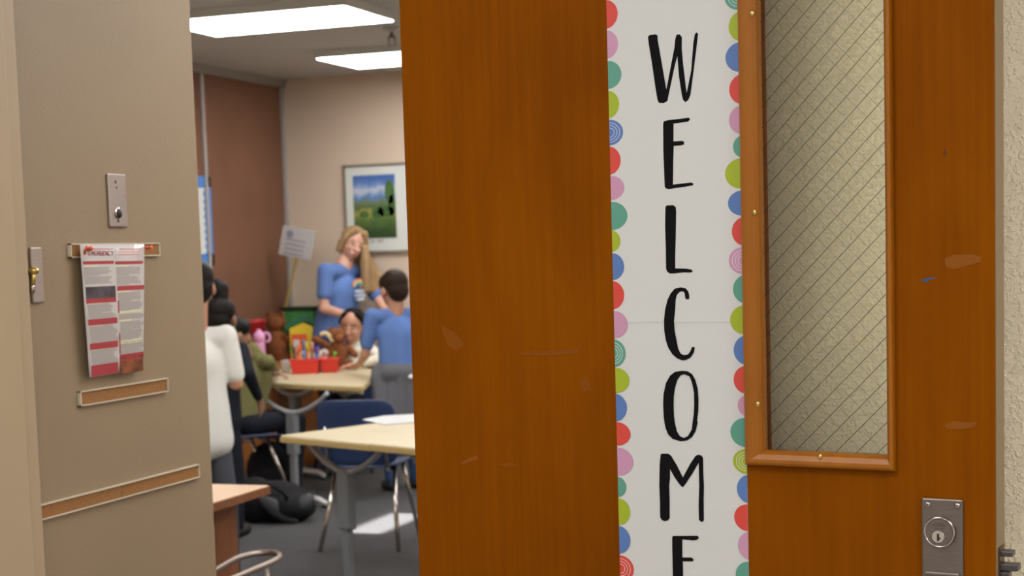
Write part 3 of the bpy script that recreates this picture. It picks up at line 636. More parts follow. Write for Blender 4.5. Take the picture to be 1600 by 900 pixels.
# near tables (two pushed together)
A = on_z(438, 680, TZ); B_ = on_z(576, 693, TZ); B2 = on_z(578, 692, TZ); Cn = on_z(660, 707, TZ)
dn = (on_z(640, 646, TZ)-on_z(442, 671, TZ)); dn.z = 0; dn = dn.normalized()
fr = (B_-A); fr.z = 0; fr = fr.normalized()
print('near table', A, B_, dn, fr, (B_-A).length)
back = dn*1.35
table('classroom_table', [A, B_, B_+back, A+back], TZ, 'pale maple classroom table in front with a sheet of paper on it', 'maple classroom tables', [(*((A+B_)/2+dn*.14-fr*.035).xy, fr.x, fr.y, .25), (*((A+B_)/2+dn*1.2).xy, fr.x, fr.y, .25)])
A2 = B2+fr*.004+dn*.012; B3 = A2+fr*.60
table('classroom_table', [A2-dn*.02, B3-dn*.02, B3+back, A2+back], TZ, 'pale maple table pushed against the front one, mostly hidden by the open door', 'maple classroom tables', [(*((A2+B3)/2+dn*.14).xy, fr.x, fr.y, .25), (*((A2+B3)/2+dn*1.2).xy, fr.x, fr.y, .25)])
pp = [on_z(x, y, TZ+.002) for x, y in ((566,656),(600,650),(690,645),(690,656),(600,664))]
bm = BM(); prism(bm, pp, Vector((0,0,.002))); o = obj('paper_sheet', bm, PAPER, origin=pp[0]); o.location = pp[0]; tag(o, 'white sheet of paper lying on the front maple table', 'paper')
# far table
FA, FB, FC = on_z(372, 596, TZ), on_z(566, 604, TZ), on_z(596, 576, TZ)
FD = on_z(446, 567, TZ)
LG1 = on_z(462, 781, .03); fax = (FB-FA).normalized()
fart = table('classroom_table', [FA, FB, FC, FD], TZ, 'pale maple classroom table farther back with the red marker bins on it', 'maple classroom tables', [(LG1.x, LG1.y, fax.x, fax.y, .30), (FD.x*.5+FC.x*.5-.02, FC.y-.25, fax.x, fax.y, .28)])
print('far', FA, FB, FC, FD, LG1)

# ------------------------------------------------------------------ chairs
def chair():
    r = empty('classroom_chair', (0,0,0), 0, 'navy plastic classroom chair behind the front maple table', 'chair')
    def shell(fn, nu, nv, name):
        bm = BM(); g = [[bm.verts.new(fn(i/nu, j/nv)) for i in range(nu+1)] for j in range(nv+1)]
        for j in range(nv):
            for i in range(nu): bm.faces.new((g[j][i], g[j][i+1], g[j+1][i+1], g[j+1][i]))
        o = obj(name, bm, NAVY, r, True); s = o.modifiers.new('S', 'SOLIDIFY'); s.thickness = .012; b = o.modifiers.new('B', 'BEVEL'); b.width = .004; b.segments = 2; return o
    def rnd(u, v, w, h, k):                  # rounded-corner rectangle mapping
        a, b = 2*u-1, 2*v-1
        q = (abs(a)**6+abs(b)**6)**(1/6.0) or 1; s = max(abs(a), abs(b))/q if q else 1
        return a*s*w, b*s*h
    def seat(u, v):
        x, y = rnd(u, v, .205, .205, 6); return Vector((x, y, .415+.02*(abs(x)/.2)**2-.012*max(0,-y/.2)**2))
    def backr(u, v):
        x, t = rnd(u, v, .20, .165, 6); z = .585+t; return Vector((x, .20+.06*(z-.42)/.35-.035*(x/.2)**2, z))
    shell(seat, 14, 14, 'seat'); shell(backr, 14, 10, 'backrest')
    for s in (-1, 1):
        bm = BM(); tube(bm, [(s*.15,-.10,.40),(s*.17,-.17,.20),(s*.20,-.22,.0)], .0115, 10); obj('leg', bm, CHROME, r, True)
        bm = BM(); tube(bm, [(s*.15,.06,.40),(s*.17,.15,.20),(s*.20,.24,.0)], .0115, 10); obj('leg', bm, CHROME, r, True)
        bm = BM(); tube(bm, smooth_path([(s*.13,-.02,.395),(s*.14,.16,.40),(s*.15,.215,.47),(s*.15,.228,.62)], 4), .010, 8); obj('back_support', bm, CHROME, r, True)
    bm = BM(); tube(bm, [(-.15,-.08,.398),(.15,-.08,.398)], .010, 8); tube(bm, [(-.15,.05,.398),(.15,.05,.398)], .010, 8); obj('cross_bar', bm, CHROME, r, True)
    return r
ch1 = chair(); q = on_z(576, 726, .40); ch1.location = (q.x, q.y, 0); ch1.rotation_euler.z = math.radians(190)
print('chair', q)

# ------------------------------------------------------------------ people
def fingers(prims, wrist, d, n, s, curl=.5, side=1, r0=.0085):
    """palm and five fingers: d = pointing direction, n = palm normal (fingers curl towards it), s = hand length"""
    d = Vector(d).normalized(); n = Vector(n); n = (n - d*n.dot(d)).normalized(); w = d.cross(n)*side
    W = Vector(wrist); k = s/.18; r = r0*k
    prims.append(('c', W, .024*k, W+d*.03*k, .027*k)); 
    for j in (-1, -.33, .33, 1): prims.append(('c', W+d*.02*k+w*.012*k*j, .014*k, W+d*.085*k+w*.028*k*j, .0115*k))
    for j, L in ((-1, .92), (-.33, 1.05), (.33, 1.0), (1, .78)):
        a = W+d*.088*k+w*.030*k*j; t = (d+w*.10*j)
        b = a+(t+n*curl*.5).normalized()*.036*k*L; c = b+(t*.8+n*curl*1.2).normalized()*.024*k*L; e = c+(t*.6+n*curl*1.7).normalized()*.018*k*L
        prims += [('c', a, r, b, r*.95), ('c', b, r*.95, c, r*.88), ('c', c, r*.88, e, r*.78)]
    a = W+d*.03*k-w*.026*k; b = a+(d*.7-w*.75+n*.35).normalized()*.036*k; c = b+(d*.9-w*.2+n*.4).normalized()*.028*k
    prims += [('c', a, r*1.35, b, r*1.15), ('c', b, r*1.15, c, r*.95)]

def head_prims(hc, R, hh):
    """hc head centre, R rotation (local face looks to -y), hh head height"""
    k = hh/.23; v = lambda x, y, z: Vector(hc)+R @ Vector((x*k, y*k, z*k))
    P_ = [('e', v(0,.012,.030), (.073*k,.090*k,.083*k), 18, R), ('e', v(0,-.020,-.030), (.060*k,.066*k,.074*k), 18, R), ('e', v(0,-.048,-.082), (.026*k,.024*k,.020*k), 12, R),
          ('c', v(0,-.086,.012), .008*k, v(0,-.104,-.026), .0125*k), ('e', v(0,-.083,-.056), (.022*k,.009*k,.009*k), 10, R),
          ('e', v(.030,-.070,-.022), (.020*k,.016*k,.018*k), 10, R), ('e', v(-.030,-.070,-.022), (.020*k,.016*k,.018*k), 10, R)]
    for s in (-1, 1): P_.append(('e', v(s*.077,.005,-.008), (.011*k,.020*k,.031*k), 12, R))
    return P_, v, k

def rotm(yaw=0, pitch=0, roll=0):            # yaw turns the face to its left, pitch bows it, roll tilts it
    return (Euler((math.radians(pitch), 0, 0)).to_matrix() if False else (Matrix.Rotation(math.radians(yaw), 3, 'Z') @ Matrix.Rotation(math.radians(-pitch)*-1, 3, 'X') @ Matrix.Rotation(math.radians(roll), 3, 'Y')))

def face(root, v, k, R, lipm, brow, smile=True):
    eyem = mat('eye_dark', (.03,.02,.015,1), .2); white = mat('eye_white', (.42,.38,.35,1), .5)
    for s in (-1, 1):
        bm = BM(); sph(bm, v(s*.029,-.0795,.006), (.0135*k,.006*k,.0068*k), 12, R); e_ = obj('eye', bm, white, root, True)
        bm = BM(); sph(bm, v(s*.029,-.0845,.006), (.0058*k,.0026*k,.0058*k), 10, R); obj('iris', bm, eyem, e_, True)
        bm = BM(); tube(bm, [v(s*.014,-.086,.026), v(s*.030,-.087,.031), v(s*.047,-.078,.025)], .0032*k, 6); obj('eyebrow', bm, brow, root, True)
    bm = BM(); c_ = -.012 if smile else 0
    tube(bm, [v(-.024,-.082,-.052), v(-.012,-.092,-.057+c_*.3), v(0,-.095,-.058+c_*.4), v(.012,-.092,-.057+c_*.3), v(.024,-.082,-.052)], [.002*k,.0048*k,.0058*k,.0048*k,.002*k], 8)
    obj('mouth', bm, lipm, root, True)

def person(Ht, loc, rz, label, skin, shirt, pants, hair, hair_fn, head=(0,0,0), hh=None, lean=(0,0), armR=None, armL=None, sit=None, sleeve=.55, wide=1.0, hem=None, shoes=None, facing=True, group=None, jacket=None, handn=None, long_sleeve=False, nk=.045):
    r = empty('person', (loc[0], loc[1], 0), rz, label, 'person', group)
    hh = hh or Ht/6.6
    neck = Ht-hh*.93; sz = Ht-hh-nk*Ht; sw = .108*Ht*wide; hz = .50*Ht; dz = 0
    if sit is not None: dz = sit-hz
    L = Vector((lean[0], lean[1], 0))
    V = lambda x, y, z, f=0: Vector((x, y, z+dz)) + L*f
    hipc, chest, neckb = V(0,0,hz), V(0,.0,sz-.10*Ht,.75), V(0,.005,sz+.012*Ht,1)
    shR, shL = V(-sw,.0,sz-.01*Ht,1), V(sw,.0,sz-.01*Ht,1)
    hc = V(head[3] if len(head) > 3 else 0, -.012 + (head[4] if len(head) > 4 else 0), Ht-hh*.5+(head[5] if len(head) > 5 else 0), 1.12)
    R = Matrix.Rotation(math.radians(head[0]), 3, 'Z') @ Matrix.Rotation(math.radians(head[1]), 3, 'X') @ Matrix.Rotation(math.radians(head[2]), 3, 'Y')
    body = []; k = Ht/1.65
    hp, v, hk = head_prims(hc, R, hh); body += hp
    body += [('c', neckb+Vector((0,0,-.02)), .056*k*wide, hc+R @ Vector((0,.018*hk,-.05*hk)), .048*hk)]
    body += [('e', chest, (.125*k*wide,.085*k,.14*k), 18), ('e', hipc+Vector((0,0,.03*k)), (.125*k*wide,.09*k,.11*k), 18), ('c', hipc+Vector((0,0,.10*k)), .09*k*wide, chest, .10*k*wide), ('c', shR, .045*k, shL, .045*k)]
    sh_p = [('e', chest, (.145*k*wide,.105*k,.16*k), 18), ('c', shR+Vector((0,0,-.005)), .056*k, shL+Vector((0,0,-.005)), .056*k), ('c', chest, .12*k*wide, hipc+Vector((0,0,(.05 if hem is None else hem)*k)), (.125 if hem is None or hem > 0 else .140)*k*wide)] + [('c', chest+Vector((q_*.04*k,0,0)), .10*k*wide, hipc+Vector((q_*(.045 if hem is None or hem > 0 else .07)*k*wide,0,(.05 if hem is None else hem)*k)), (.105 if hem is None or hem > 0 else .125)*k*wide) for q_ in (-1, 1)]
    for s, sh, arm in ((-1, shR, armR), (1, shL, armL)):
        if arm is None: el = sh+Vector((s*.03, .01, -.17*Ht)); wr = el+Vector((s*.0, -.05*Ht, -.14*Ht)); hd = (0,-.2,-1); hn = (-s,0,0)
        else:
            el, wr = Vector(arm[0]), Vector(arm[1]); hd = arm[2] if len(arm) > 2 else (wr-el); hn = arm[3] if len(arm) > 3 else (0,0,-1)
        body += [('c', sh, .044*k, el, .035*k), ('c', el, .036*k, wr, .024*k)]
        fingers(body, wr, hd, hn, .108*Ht, .5, side=s)
        q = sh.lerp(el, sleeve) if not long_sleeve else el
        sh_p += [('c', sh, .058*k, q, .054*k if not long_sleeve else .050*k)]
        if long_sleeve: sh_p += [('c', neckb+Vector((0,0,-.04*k)), .080*k, neckb.lerp(hc, .30), .066*k)]
        if long_sleeve: sh_p += [('c', el, .050*k, el.lerp(wr, .93), .036*k)]
    pa = []
    for s in (-1, 1):
        hj = hipc+Vector((s*.055*Ht*wide,0,-.01))
        if sit is None: kn, an = V(s*.058*Ht,-.012,.275*Ht), V(s*.062*Ht,.012,.045*Ht)
        else: kn, an = hj+Vector((s*.03,-.24*Ht,0.0)), Vector((s*.07*Ht,-.22*Ht,.06))
        body += [('c', hj, .072*k*wide, kn, .048*k), ('c', kn, .048*k, an, .032*k), ('c', an+Vector((0,.01,-.02*k)), .03*k, an+Vector((0,-.12*k,-.03*k)), .024*k)]
        pa += [('c', hj, .086*k*wide*(.85 if hem is not None and hem < -.05 else 1), kn, .064*k), ('c', kn, .064*k, an+Vector((0,0,.01)), .052*k)]
        bm = BM(); a_ = an+Vector((0,.012*k,-.030*k)); capsule(bm, a_+Vector((0,.02*k,0)), .040*k, a_+Vector((0,-.15*k,-.006*k)), .036*k)
        for vv in bm.verts: vv.co.z = max(vv.co.z, .004)
        obj('shoe', bm, shoes or mat('black_shoe', (.02,.02,.022,1), .5), r, True)
    pa += [('e', hipc+Vector((0,0,.0)), (.140*k*wide*(.8 if hem is not None and hem < -.05 else 1),.105*k*(.85 if hem is not None and hem < -.05 else 1),.10*k), 18)]
    blob('body', body, skin, r, .0065, 4)
    blob('shirt', sh_p, shirt, r, .009, 8)
    blob('trousers', pa, pants, r, .010, 8)
    hair_fn(r, v, hk, R, hair)
    if facing: face(r, v, hk, R, mat('lip', (.42,.16,.13,1), .5), hair)
    return r, V, v, hk, R, hipc, k

SK1 = mat('skin_fair', (.62,.34,.25,1), .5); SK2 = mat('skin_tan', (.50,.25,.155,1), .5); SK3 = mat('skin_brown', (.30,.15,.09,1), .5)
BLACKH = mat('black_hair', (.012,.009,.008,1), .45, spec=.12, bump=.5, bscale=160); DARKBR = mat('dark_brown_hair', (.028,.016,.010,1), .45, spec=.12, bump=.5, bscale=160)
BLOND = mat('blond_hair', (.34,.215,.10,1), .5, var=.35, scale=22, stretch=(3,3,.3), bump=.6, bscale=120)
BLUET = mat('blue_tshirt', (.115,.20,.46,1), .85, spec=.12, var=.06, scale=8); WHITET = mat('white_tshirt', (.72,.72,.69,1), .85, spec=.12, bump=.3, bscale=12)
JEANS = mat('denim', (.035,.065,.15,1), .85, spec=.12); GREYP = mat('grey_trousers', (.085,.09,.11,1), .85, spec=.12); DKNAVY = mat('dark_navy_cloth', (.016,.018,.026,1), .85, spec=.12)
OLIVE = mat('olive_fleece', (.17,.16,.065,1), .95, spec=.12, bump=.4, bscale=60); CREAMC = mat('cream_cloth', (.72,.68,.56,1), .85, spec=.12); GREYJ = mat('grey_jacket', (.13,.13,.145,1), .8, spec=.12, bump=.3, bscale=14)

def short_hair(r, v, k, R, m):
    blob('hair', [('e', v(0,.022,.045), (.083*k,.094*k,.084*k), 18, R), ('e', v(0,.055,-.005), (.070*k,.058*k,.075*k), 18, R), ('e', v(0,-.052,.080), (.062*k,.034*k,.026*k), 14, R), ('e', v(.05,.0,.05), (.034*k,.07*k,.05*k), 14, R), ('e', v(-.05,.0,.05), (.034*k,.07*k,.05*k), 14, R)], m, r, .007, 4)
def bun_hair(r, v, k, R, m):
    blob('hair', [('e', v(0,.022,.040), (.084*k,.096*k,.086*k), 18, R), ('e', v(0,.060,-.015), (.072*k,.058*k,.080*k), 18, R), ('e', v(0,.03,.155), (.052*k,.052*k,.058*k), 16, R), ('e', v(.02,.03,.19), (.034*k,.035*k,.03*k), 12, R), ('e', v(-.02,.04,.125), (.035*k,.035*k,.035*k), 12, R)], m, r, .007, 3)
def tied_hair(r, v, k, R, m):
    blob('hair', [('e', v(0,.030,.045), (.082*k,.090*k,.080*k), 18, R), ('e', v(0,.070,-.02), (.060*k,.050*k,.080*k), 18, R), ('c', v(.01,.10,-.02), .035*k, v(.05,.10,-.17), .028*k), ('c', v(.045,-.03,.085), .022*k, v(.078,.01,.02), .020*k), ('c', v(-.04,-.035,.085), .020*k, v(-.076,.01,.03), .018*k)], m, r, .007, 3)
def long_hair(r, v, k, R, m):
    """parted long hair swept over to one side by the tilt of the head, hanging straight down"""
    P_ = [('e', v(0,.028,.045), (.088*k,.092*k,.086*k), 18, R), ('e', v(0,.065,-.02), (.078*k,.058*k,.09*k), 18, R)]
    for s in (-1, 1):
        P_ += [('c', v(s*.035,-.045,.098), .026*k, v(s*.078,-.028,.035), .022*k), ('c', v(s*.078,-.028,.035), .022*k, v(s*.086,-.004,-.06), .024*k)]
    down = HAIRDIR
    for j in range(7):                       # the curtain on the low side
        a = v(.080, -.050+.020*j, -.005); e = a+down*(.30-.004*abs(j-3))+HAIRSPREAD*((j-3)/3.0)
        P_.append(('c', a, .030*k, a.lerp(e, .5), .038*k)); P_.append(('c', a.lerp(e, .5), .038*k, e, .028))
    for j in range(4):                       # locks behind the neck and the other shoulder
        a = v(-.055+.040*j, .070, -.02); e = a+down*.17; P_.append(('c', a, .030*k, e, .022))
    a = v(-.076, .01, -.04); P_.append(('c', a, .024*k, a+down*.12-Vector((-.02,0,0)), .018))
    blob('hair', P_, m, r, .007, 2)

def cam_dir(loc): return math.atan2(-loc[0], loc[1])*1.0   # rz that makes local -y look at the camera
def facing_angle(loc, deg):                  # deg: 0 looks at the camera, +90 looks to the right of the picture
    a = math.atan2(-loc[0], loc[1]) if False else math.atan2(-loc[0], loc[1])
    return a + math.radians(deg)
HAIRDIR = Vector((0,0,-1)); HAIRSPREAD = Vector((0,0,0))

# teacher
LT = on_y(520, 520, 10.28)
a_ = facing_angle(LT, 52)
HAIRDIR = Vector((.16, -.20, -1)).normalized(); HAIRSPREAD = Vector((.050, -.062, 0))
tr = person(1.675, LT, a_, 'woman in a blue t-shirt with long blond hair, smiling behind the far table', SK1, BLUET, JEANS, BLOND, long_hair,
            head=(-36, 10, 20, .05, -.03, -.03), hh=.235, lean=(.02, -.10), armR=((-.22,-.10,1.09), (-.16,-.34,1.02), (.25,-1,-.15), (0,.1,-1)), armL=((.20,-.32,1.06), (.14,-.56,1.0), (0,-1,-.2), (0,0,-1)), sleeve=.62, wide=1.12)
r_ = tr[0]
cst = tr[1](.02, -.125, 1.675-.235-.075-.166, .75)
prm = [('rainbow_print', (.70,.22,.10,1), .060, .030), ('rainbow_print', (.75,.60,.12,1), .048, .020), ('rainbow_print', (.25,.55,.60,1), .036, .010)]
for nm, cc, rad, h in prm:
    bm = BM(); pts = [cst+Vector((math.cos(t)*rad, -.030+.018*abs(math.cos(t)), math.sin(t)*rad*.9+.03)) for t in [PI*i/10 for i in range(11)]]; tube(bm, pts, .007, 6); obj('shirt_print', bm, mat('print_%s' % h, cc, .7), r_, True)
for i, (w_, dz_) in enumerate(((.10, .0), (.11, -.028), (.08, -.056))):
    bm = BM(); box(bm, cst.x-w_/2, cst.x+w_/2, cst.y-.034, cst.y-.015, cst.z+dz_-.009, cst.z+dz_+.009); obj('shirt_print', bm, mat('print_pale', (.50,.60,.75,1), .7), r_)

# boy standing at the right end of the table, seen from behind
LB = on_y(622, 520, 9.0); zt = on_y(618, 424, 9.0).z
a_ = facing_angle(LB, 180+22)
bo = person(zt, LB, a_, 'boy in a blue t-shirt with a grey jacket tied round his waist', SK2, BLUET, JEANS, DARKBR, short_hair,
            head=(6, 10, 0), hh=.235, nk=.012, lean=(0, -.03), armR=((.19*-1,-.08,.84),(-.14,-.32,.77),(0,-1,-.1),(0,0,-1)), armL=((.19,-.08,.84), (.14,-.32,.77), (0,-1,-.1), (0,0,-1)), sleeve=.72, wide=1.08, hem=.02, facing=True)
r_, V_, hipc, k_ = bo[0], bo[1], bo[5], bo[6]
jk = [('c', hipc+Vector((-.125,0,.06)), .06, hipc+Vector((.125,0,.06)), .06), ('c', hipc+Vector((-.10,.065,.06)), .062, hipc+Vector((.10,.065,.06)), .062)]
for i in range(6):
    x = -.15+.06*i; jk.append(('c', hipc+Vector((x,.085-.05*abs(x)/.15,.04)), .052, hipc+Vector((x*1.3,.10,-.32+.03*(i % 2))), .042))
for s in (-1, 1): jk += [('c', hipc+Vector((s*.09,-.06,.07)), .04, hipc+Vector((s*.02,-.10,.05)), .035), ('c', hipc+Vector((s*.03,-.10,.05)), .03, hipc+Vector((s*.06,-.11,-.22)), .028)]
jk_ = blob('tied_jacket', jk, GREYJ, r_, .010, 5)
bm = BM(); p = hipc+Vector((-.02,.152,.035)); sph(bm, p, (.026,.008,.016), 12); obj('white_tag', bm, mat('tag_white', (.75,.75,.75,1), .5), r_, True)

# girl at the far side of the table, looking at the camera side
LG = on_y(540, 520, 9.80); zt = on_y(545, 483, 9.80).z
a_ = facing_angle(LG, -16)
gi = person(1.22, LG+Vector((.0,.0,0)), a_, 'seated girl with dark tied-back hair in a cream top', SK2, CREAMC, DKNAVY, BLACKH, tied_hair,
            head=(0, 6, 4), hh=.245, nk=.02, lean=(.05, -.02), sit=zt-.61, armR=((-.22,-.14,.76), (-.08,-.32,.735), (1,-.2,0), (0,0,-1)), armL=((.27,-.12,.76), (.14,-.34,.735), (-.6,-.8,0), (0,0,-1)), long_sleeve=True, wide=.95)
# boy in white at the left, seen from behind
LW = on_y(313, 560, 6.15); zt = on_y(318, 410, 6.15).z
a_ = facing_angle(LW, 180+8)
wb_ = person(zt, LW, a_, 'boy in a white t-shirt and grey trousers, his back turned, nearest the doorway', SK2, WHITET, GREYP, BLACKH, short_hair,
            head=(0, 8, 0), hh=.225, lean=(0, -.02), armR=((-.155,-.01,.90),(-.11,-.20,.93),(0,-1,0),(0,0,-1)), armL=((.155,-.01,.90),(.11,-.20,.93),(0,-1,0),(0,0,-1)), sleeve=.80, wide=.78, hem=-.075, nk=.06)
# bun girl
LN = on_y(339, 560, 7.3); zt = on_y(350, 466, 7.3).z
a_ = facing_angle(LN, 180-28)
bu = person(zt, LN, a_, 'girl with a dark hair bun in dark clothes, behind the boy in white', SK3, DKNAVY, DKNAVY, BLACKH, bun_hair,
            head=(0, 6, 0), hh=.22, lean=(0, -.06), armR=((-.18,.01,.86),(-.17,-.12,.72),(0,-.5,-1),(1,0,0)), armL=((.18,.01,.86),(.16,-.12,.72),(0,-.5,-1),(-1,0,0)), long_sleeve=True, hem=-.03, nk=.03, wide=.82)
# child in olive leaning on the table
LO = on_y(378, 560, 8.30); 
a_ = facing_angle(LO, 110)
el_w = on_z(434, 583, TZ+.045); Ro = Matrix.Rotation(-a_, 3, 'Z')
def loc_of(p, L_, a): return Matrix.Rotation(-a, 3, 'Z') @ (Vector(p)-Vector((L_[0], L_[1], 0)))
e1 = loc_of(on_z(428, 579, TZ+.05), LO, a_); e2 = loc_of(on_z(402, 587, TZ+.04), LO, a_)
sh = loc_of(on_y(382, 528, 8.5), LO, a_)
ol = person(1.22, LO, a_, 'child in an olive fleece leaning one arm on the far table', SK3, OLIVE, DKNAVY, BLACKH, short_hair,
            head=(0, 10, 0, 0, .15, 0), hh=.21, nk=.03, sit=.50, lean=(0, -.10), armR=(e1, e2, e2-e1, (0,0,-1)), armL=((.17,-.10,TZ+.08),(.05,-.20,TZ+.06),(-.8,-.6,0),(0,0,-1)), long_sleeve=True, wide=1.2)

for L_, a1, lb in ((LO, facing_angle(LO, 110), 'navy plastic chair under the child in olive'), (LG, facing_angle(LG, -16), 'navy plastic chair under the girl in the cream top, hidden by the far table')):
    c_ = copy_tree(ch1); tag(c_, lb, 'chair'); d_ = Vector((math.sin(a1), -math.cos(a1), 0)); c_.location = (L_.x-d_.x*.02, L_.y-d_.y*.02, 0); c_.rotation_euler.z = a1
# ------------------------------------------------------------------ things on the far table
def pxm(p):                                 # metres per pixel at a point
    dd = Vector(p)-O; z = -dd.x*math.sin(YAW)+dd.y*math.cos(YAW); return z/F
rt = Vector((math.cos(YAW), math.sin(YAW), 0)); bk = Vector((-math.sin(YAW), math.cos(YAW), 0)); UP = Vector((0,0,1))
def thing_frame(px, py, z): p = on_z(px, py, z); return p, pxm(p)
def bin_(x0, x1, yb, yt, label, depth=.13, lip=True):
    p, s = thing_frame((x0+x1)/2, yb, TZ+.001); w = (x1-x0)*s/2; h = (yb-yt)*s*.86
    r = empty('marker_bin', p, YAW, label, 'bin', 'red plastic bins on the far table')
    bm = BM(); t = .004
    b0_ = [(-w*.88, 0), (w*.88, 0), (w*.88, depth), (-w*.88, depth)]; t0_ = [(-w, -.012), (w, -.012), (w, depth+.012), (-w, depth+.012)]
    A_ = [bm.verts.new((x, y, 0)) for x, y in b0_]; B1_ = [bm.verts.new((x, y, h)) for x, y in t0_]
    C1_ = [bm.verts.new((x*(1-t*2/w), y*(1-.06)+.004, h)) for x, y in t0_]; D1_ = [bm.verts.new((x*(1-t*2/w), y*(1-.06)+.004, .006)) for x, y in b0_]
    bm.faces.new(list(reversed(A_)))
    for a, b in ((A_, B1_), (B1_, C1_), (C1_, D1_)):
        for i in range(4): bm.faces.new((a[i], a[(i+1)%4], b[(i+1)%4], b[i]))
    bm.faces.new(D1_)
    obj('bin_body', bm, mat('red_plastic', (.70,.035,.022,1), .35), r, bevel=.006)
    bm = BM()
    for q in ((-w-.006, w+.006, -.020, -.010), (-w-.006, w+.006, depth+.010, depth+.020), (-w-.006, -w+.004, -.01, depth+.01), (w-.004, w+.006, -.01, depth+.01)): box(bm, *q, h-.010, h)
    obj('rim', bm, MATS['red_plastic'], r, bevel=.003)
    return p, w, h
b1p, w1, h1 = bin_(454, 499, 584, 557, 'larger red plastic bin on the left, full of markers and pencils')
b2p, w2, h2 = bin_(501, 528, 582, 556, 'smaller red plastic bin to the right of the marker bin', .12)
rr = Matrix.Rotation(YAW, 3, 'Z')
def marker(bp, x, y, tilt, lean_, col, L=.14, r_=.0075, i=0, label=''):
    base_ = bp + rr @ Vector((x, y, .012)); d = Vector((tilt, lean_, 1)).normalized()
    q = empty('marker', base_, YAW, label, 'marker', 'markers and pencils in the red bin')
    bm = BM(); tube(bm, [Vector((0,0,0)), d*L*.70], r_, 8); obj('barrel', bm, col[0], q, True)
    bm = BM(); tube(bm, [d*L*.70, d*L*.97, d*L], [r_*1.12, r_*1.12, r_*.7], 8); obj('cap', bm, col[1], q, True)
mk = {n: mat('marker_'+n, c, .4) for n, c in (('orange', (.85,.25,.03,1)), ('yellow', (.80,.58,.04,1)), ('blue', (.03,.20,.55,1)), ('green', (.03,.10,.06,1)), ('white', (.75,.73,.70,1)), ('brown', (.20,.06,.03,1)), ('purple', (.16,.09,.40,1)), ('pinkish', (.75,.38,.38,1)), ('lime', (.25,.60,.06,1)))}
sp = [(-.80,'green','green',-.22,.17,'dark green marker at the left end of the red bin, leaning left'), (-.62,'orange','pinkish',-.10,.15,'orange marker with a pinkish cap near the left end of the bin'), (-.42,'orange','orange',-.05,.18,'orange marker standing upright left of the blue one'), (-.24,'white','white',-.08,.13,'short white marker in front in the red bin'),
      (-.05,'blue','blue',-.02,.20,'tall blue marker in the middle of the red bin'), (.10,'brown','brown',.02,.14,'dark brown marker right of the blue one'), (.28,'orange','yellow',-.10,.19,'orange marker with a yellow cap leaning left'), (.46,'white','white',.05,.12,'short white marker in the right half of the bin'), (.62,'brown','pinkish',.02,.19,'brown marker with a pale cap in the right half of the bin'), (.78,'purple','purple',.14,.15,'purple marker leaning right'), (.88,'blue','purple',.20,.16,'blue and purple marker at the right end of the bin')]
for i, (fx, c1_, c2_, tl, L_, lb) in enumerate(sp): marker(b1p, fx*w1*.8, .05+.03*(i % 2), tl*.6, .05-.03*(i % 3), (mk[c1_], mk[c2_]), L_, .0085, i, lb)
marker(b2p, -.02, .05, -.12, 0, (mk['pinkish'], mk['pinkish']), .13, .009, 0, 'pink marker leaning in the smaller red bin'); marker(b2p, .02, .06, .15, 0, (mk['lime'], mk['lime']), .12, .009, 0, 'lime green marker in the smaller red bin')

FUR = mat('brown_fur', (.20,.065,.018,1), .95, var=.3, scale=30, bump=1.0, bscale=150); FUR2 = mat('muzzle_fur', (.34,.13,.05,1), .95, bump=1.0, bscale=150)
def bear(loc, rz, s, label, arms):
    r = empty('teddy_bear', loc, rz, label, 'teddy bear')
    P_ = [('e', (0,0,.12*s), (.085*s,.075*s,.125*s), 16), ('e', (0,-.01*s,.285*s), (.072*s,.068*s,.068*s), 16), ('e', (-.055*s,0,.345*s), (.026*s,.014*s,.026*s), 12), ('e', (.055*s,0,.345*s), (.026*s,.014*s,.026*s), 12)]
    for a in arms: P_.append(('c', Vector(a[0])*s, .032*s, Vector(a[1])*s, .030*s))
    for q in (-1, 1): P_ += [('c', Vector((q*.05,-.02,.04))*s, .042*s, Vector((q*.085,-.14,.042))*s, .040*s)]
    blob('plush_body', P_, FUR, r, .007, 3)
    bm = BM(); sph(bm, (0,-.070*s,.27*s), (.032*s,.024*s,.026*s), 14); mz = obj('muzzle', bm, FUR2, r, True)
    bm = BM(); sph(bm, (0,-.092*s,.28*s), (.010*s,.007*s,.007*s), 10); obj('nose', bm, DARK, r, True)
    for q in (-1, 1): bm = BM(); sph(bm, (q*.026*s,-.066*s,.305*s), .006*s, 10); obj('eye', bm, DARK, r, True)
    return r
p = on_z(427, 569, TZ); bear((p.x, p.y+.06, TZ-.002), YAW+math.radians(150), 1.02, 'larger brown teddy bear sitting on the table beside the pink bottle', [((-.08,0,.19),(-.12,-.09,.13)), ((.08,0,.19),(.12,-.08,.12))])
p = on_z(524, 577, TZ); bear((p.x, p.y+.05, TZ-.002), YAW+math.radians(20), .78, 'smaller brown teddy bear with raised arm behind the red bins', [((-.07,0,.19),(-.20,-.03,.27)), ((.08,0,.19),(.13,-.07,.12))])

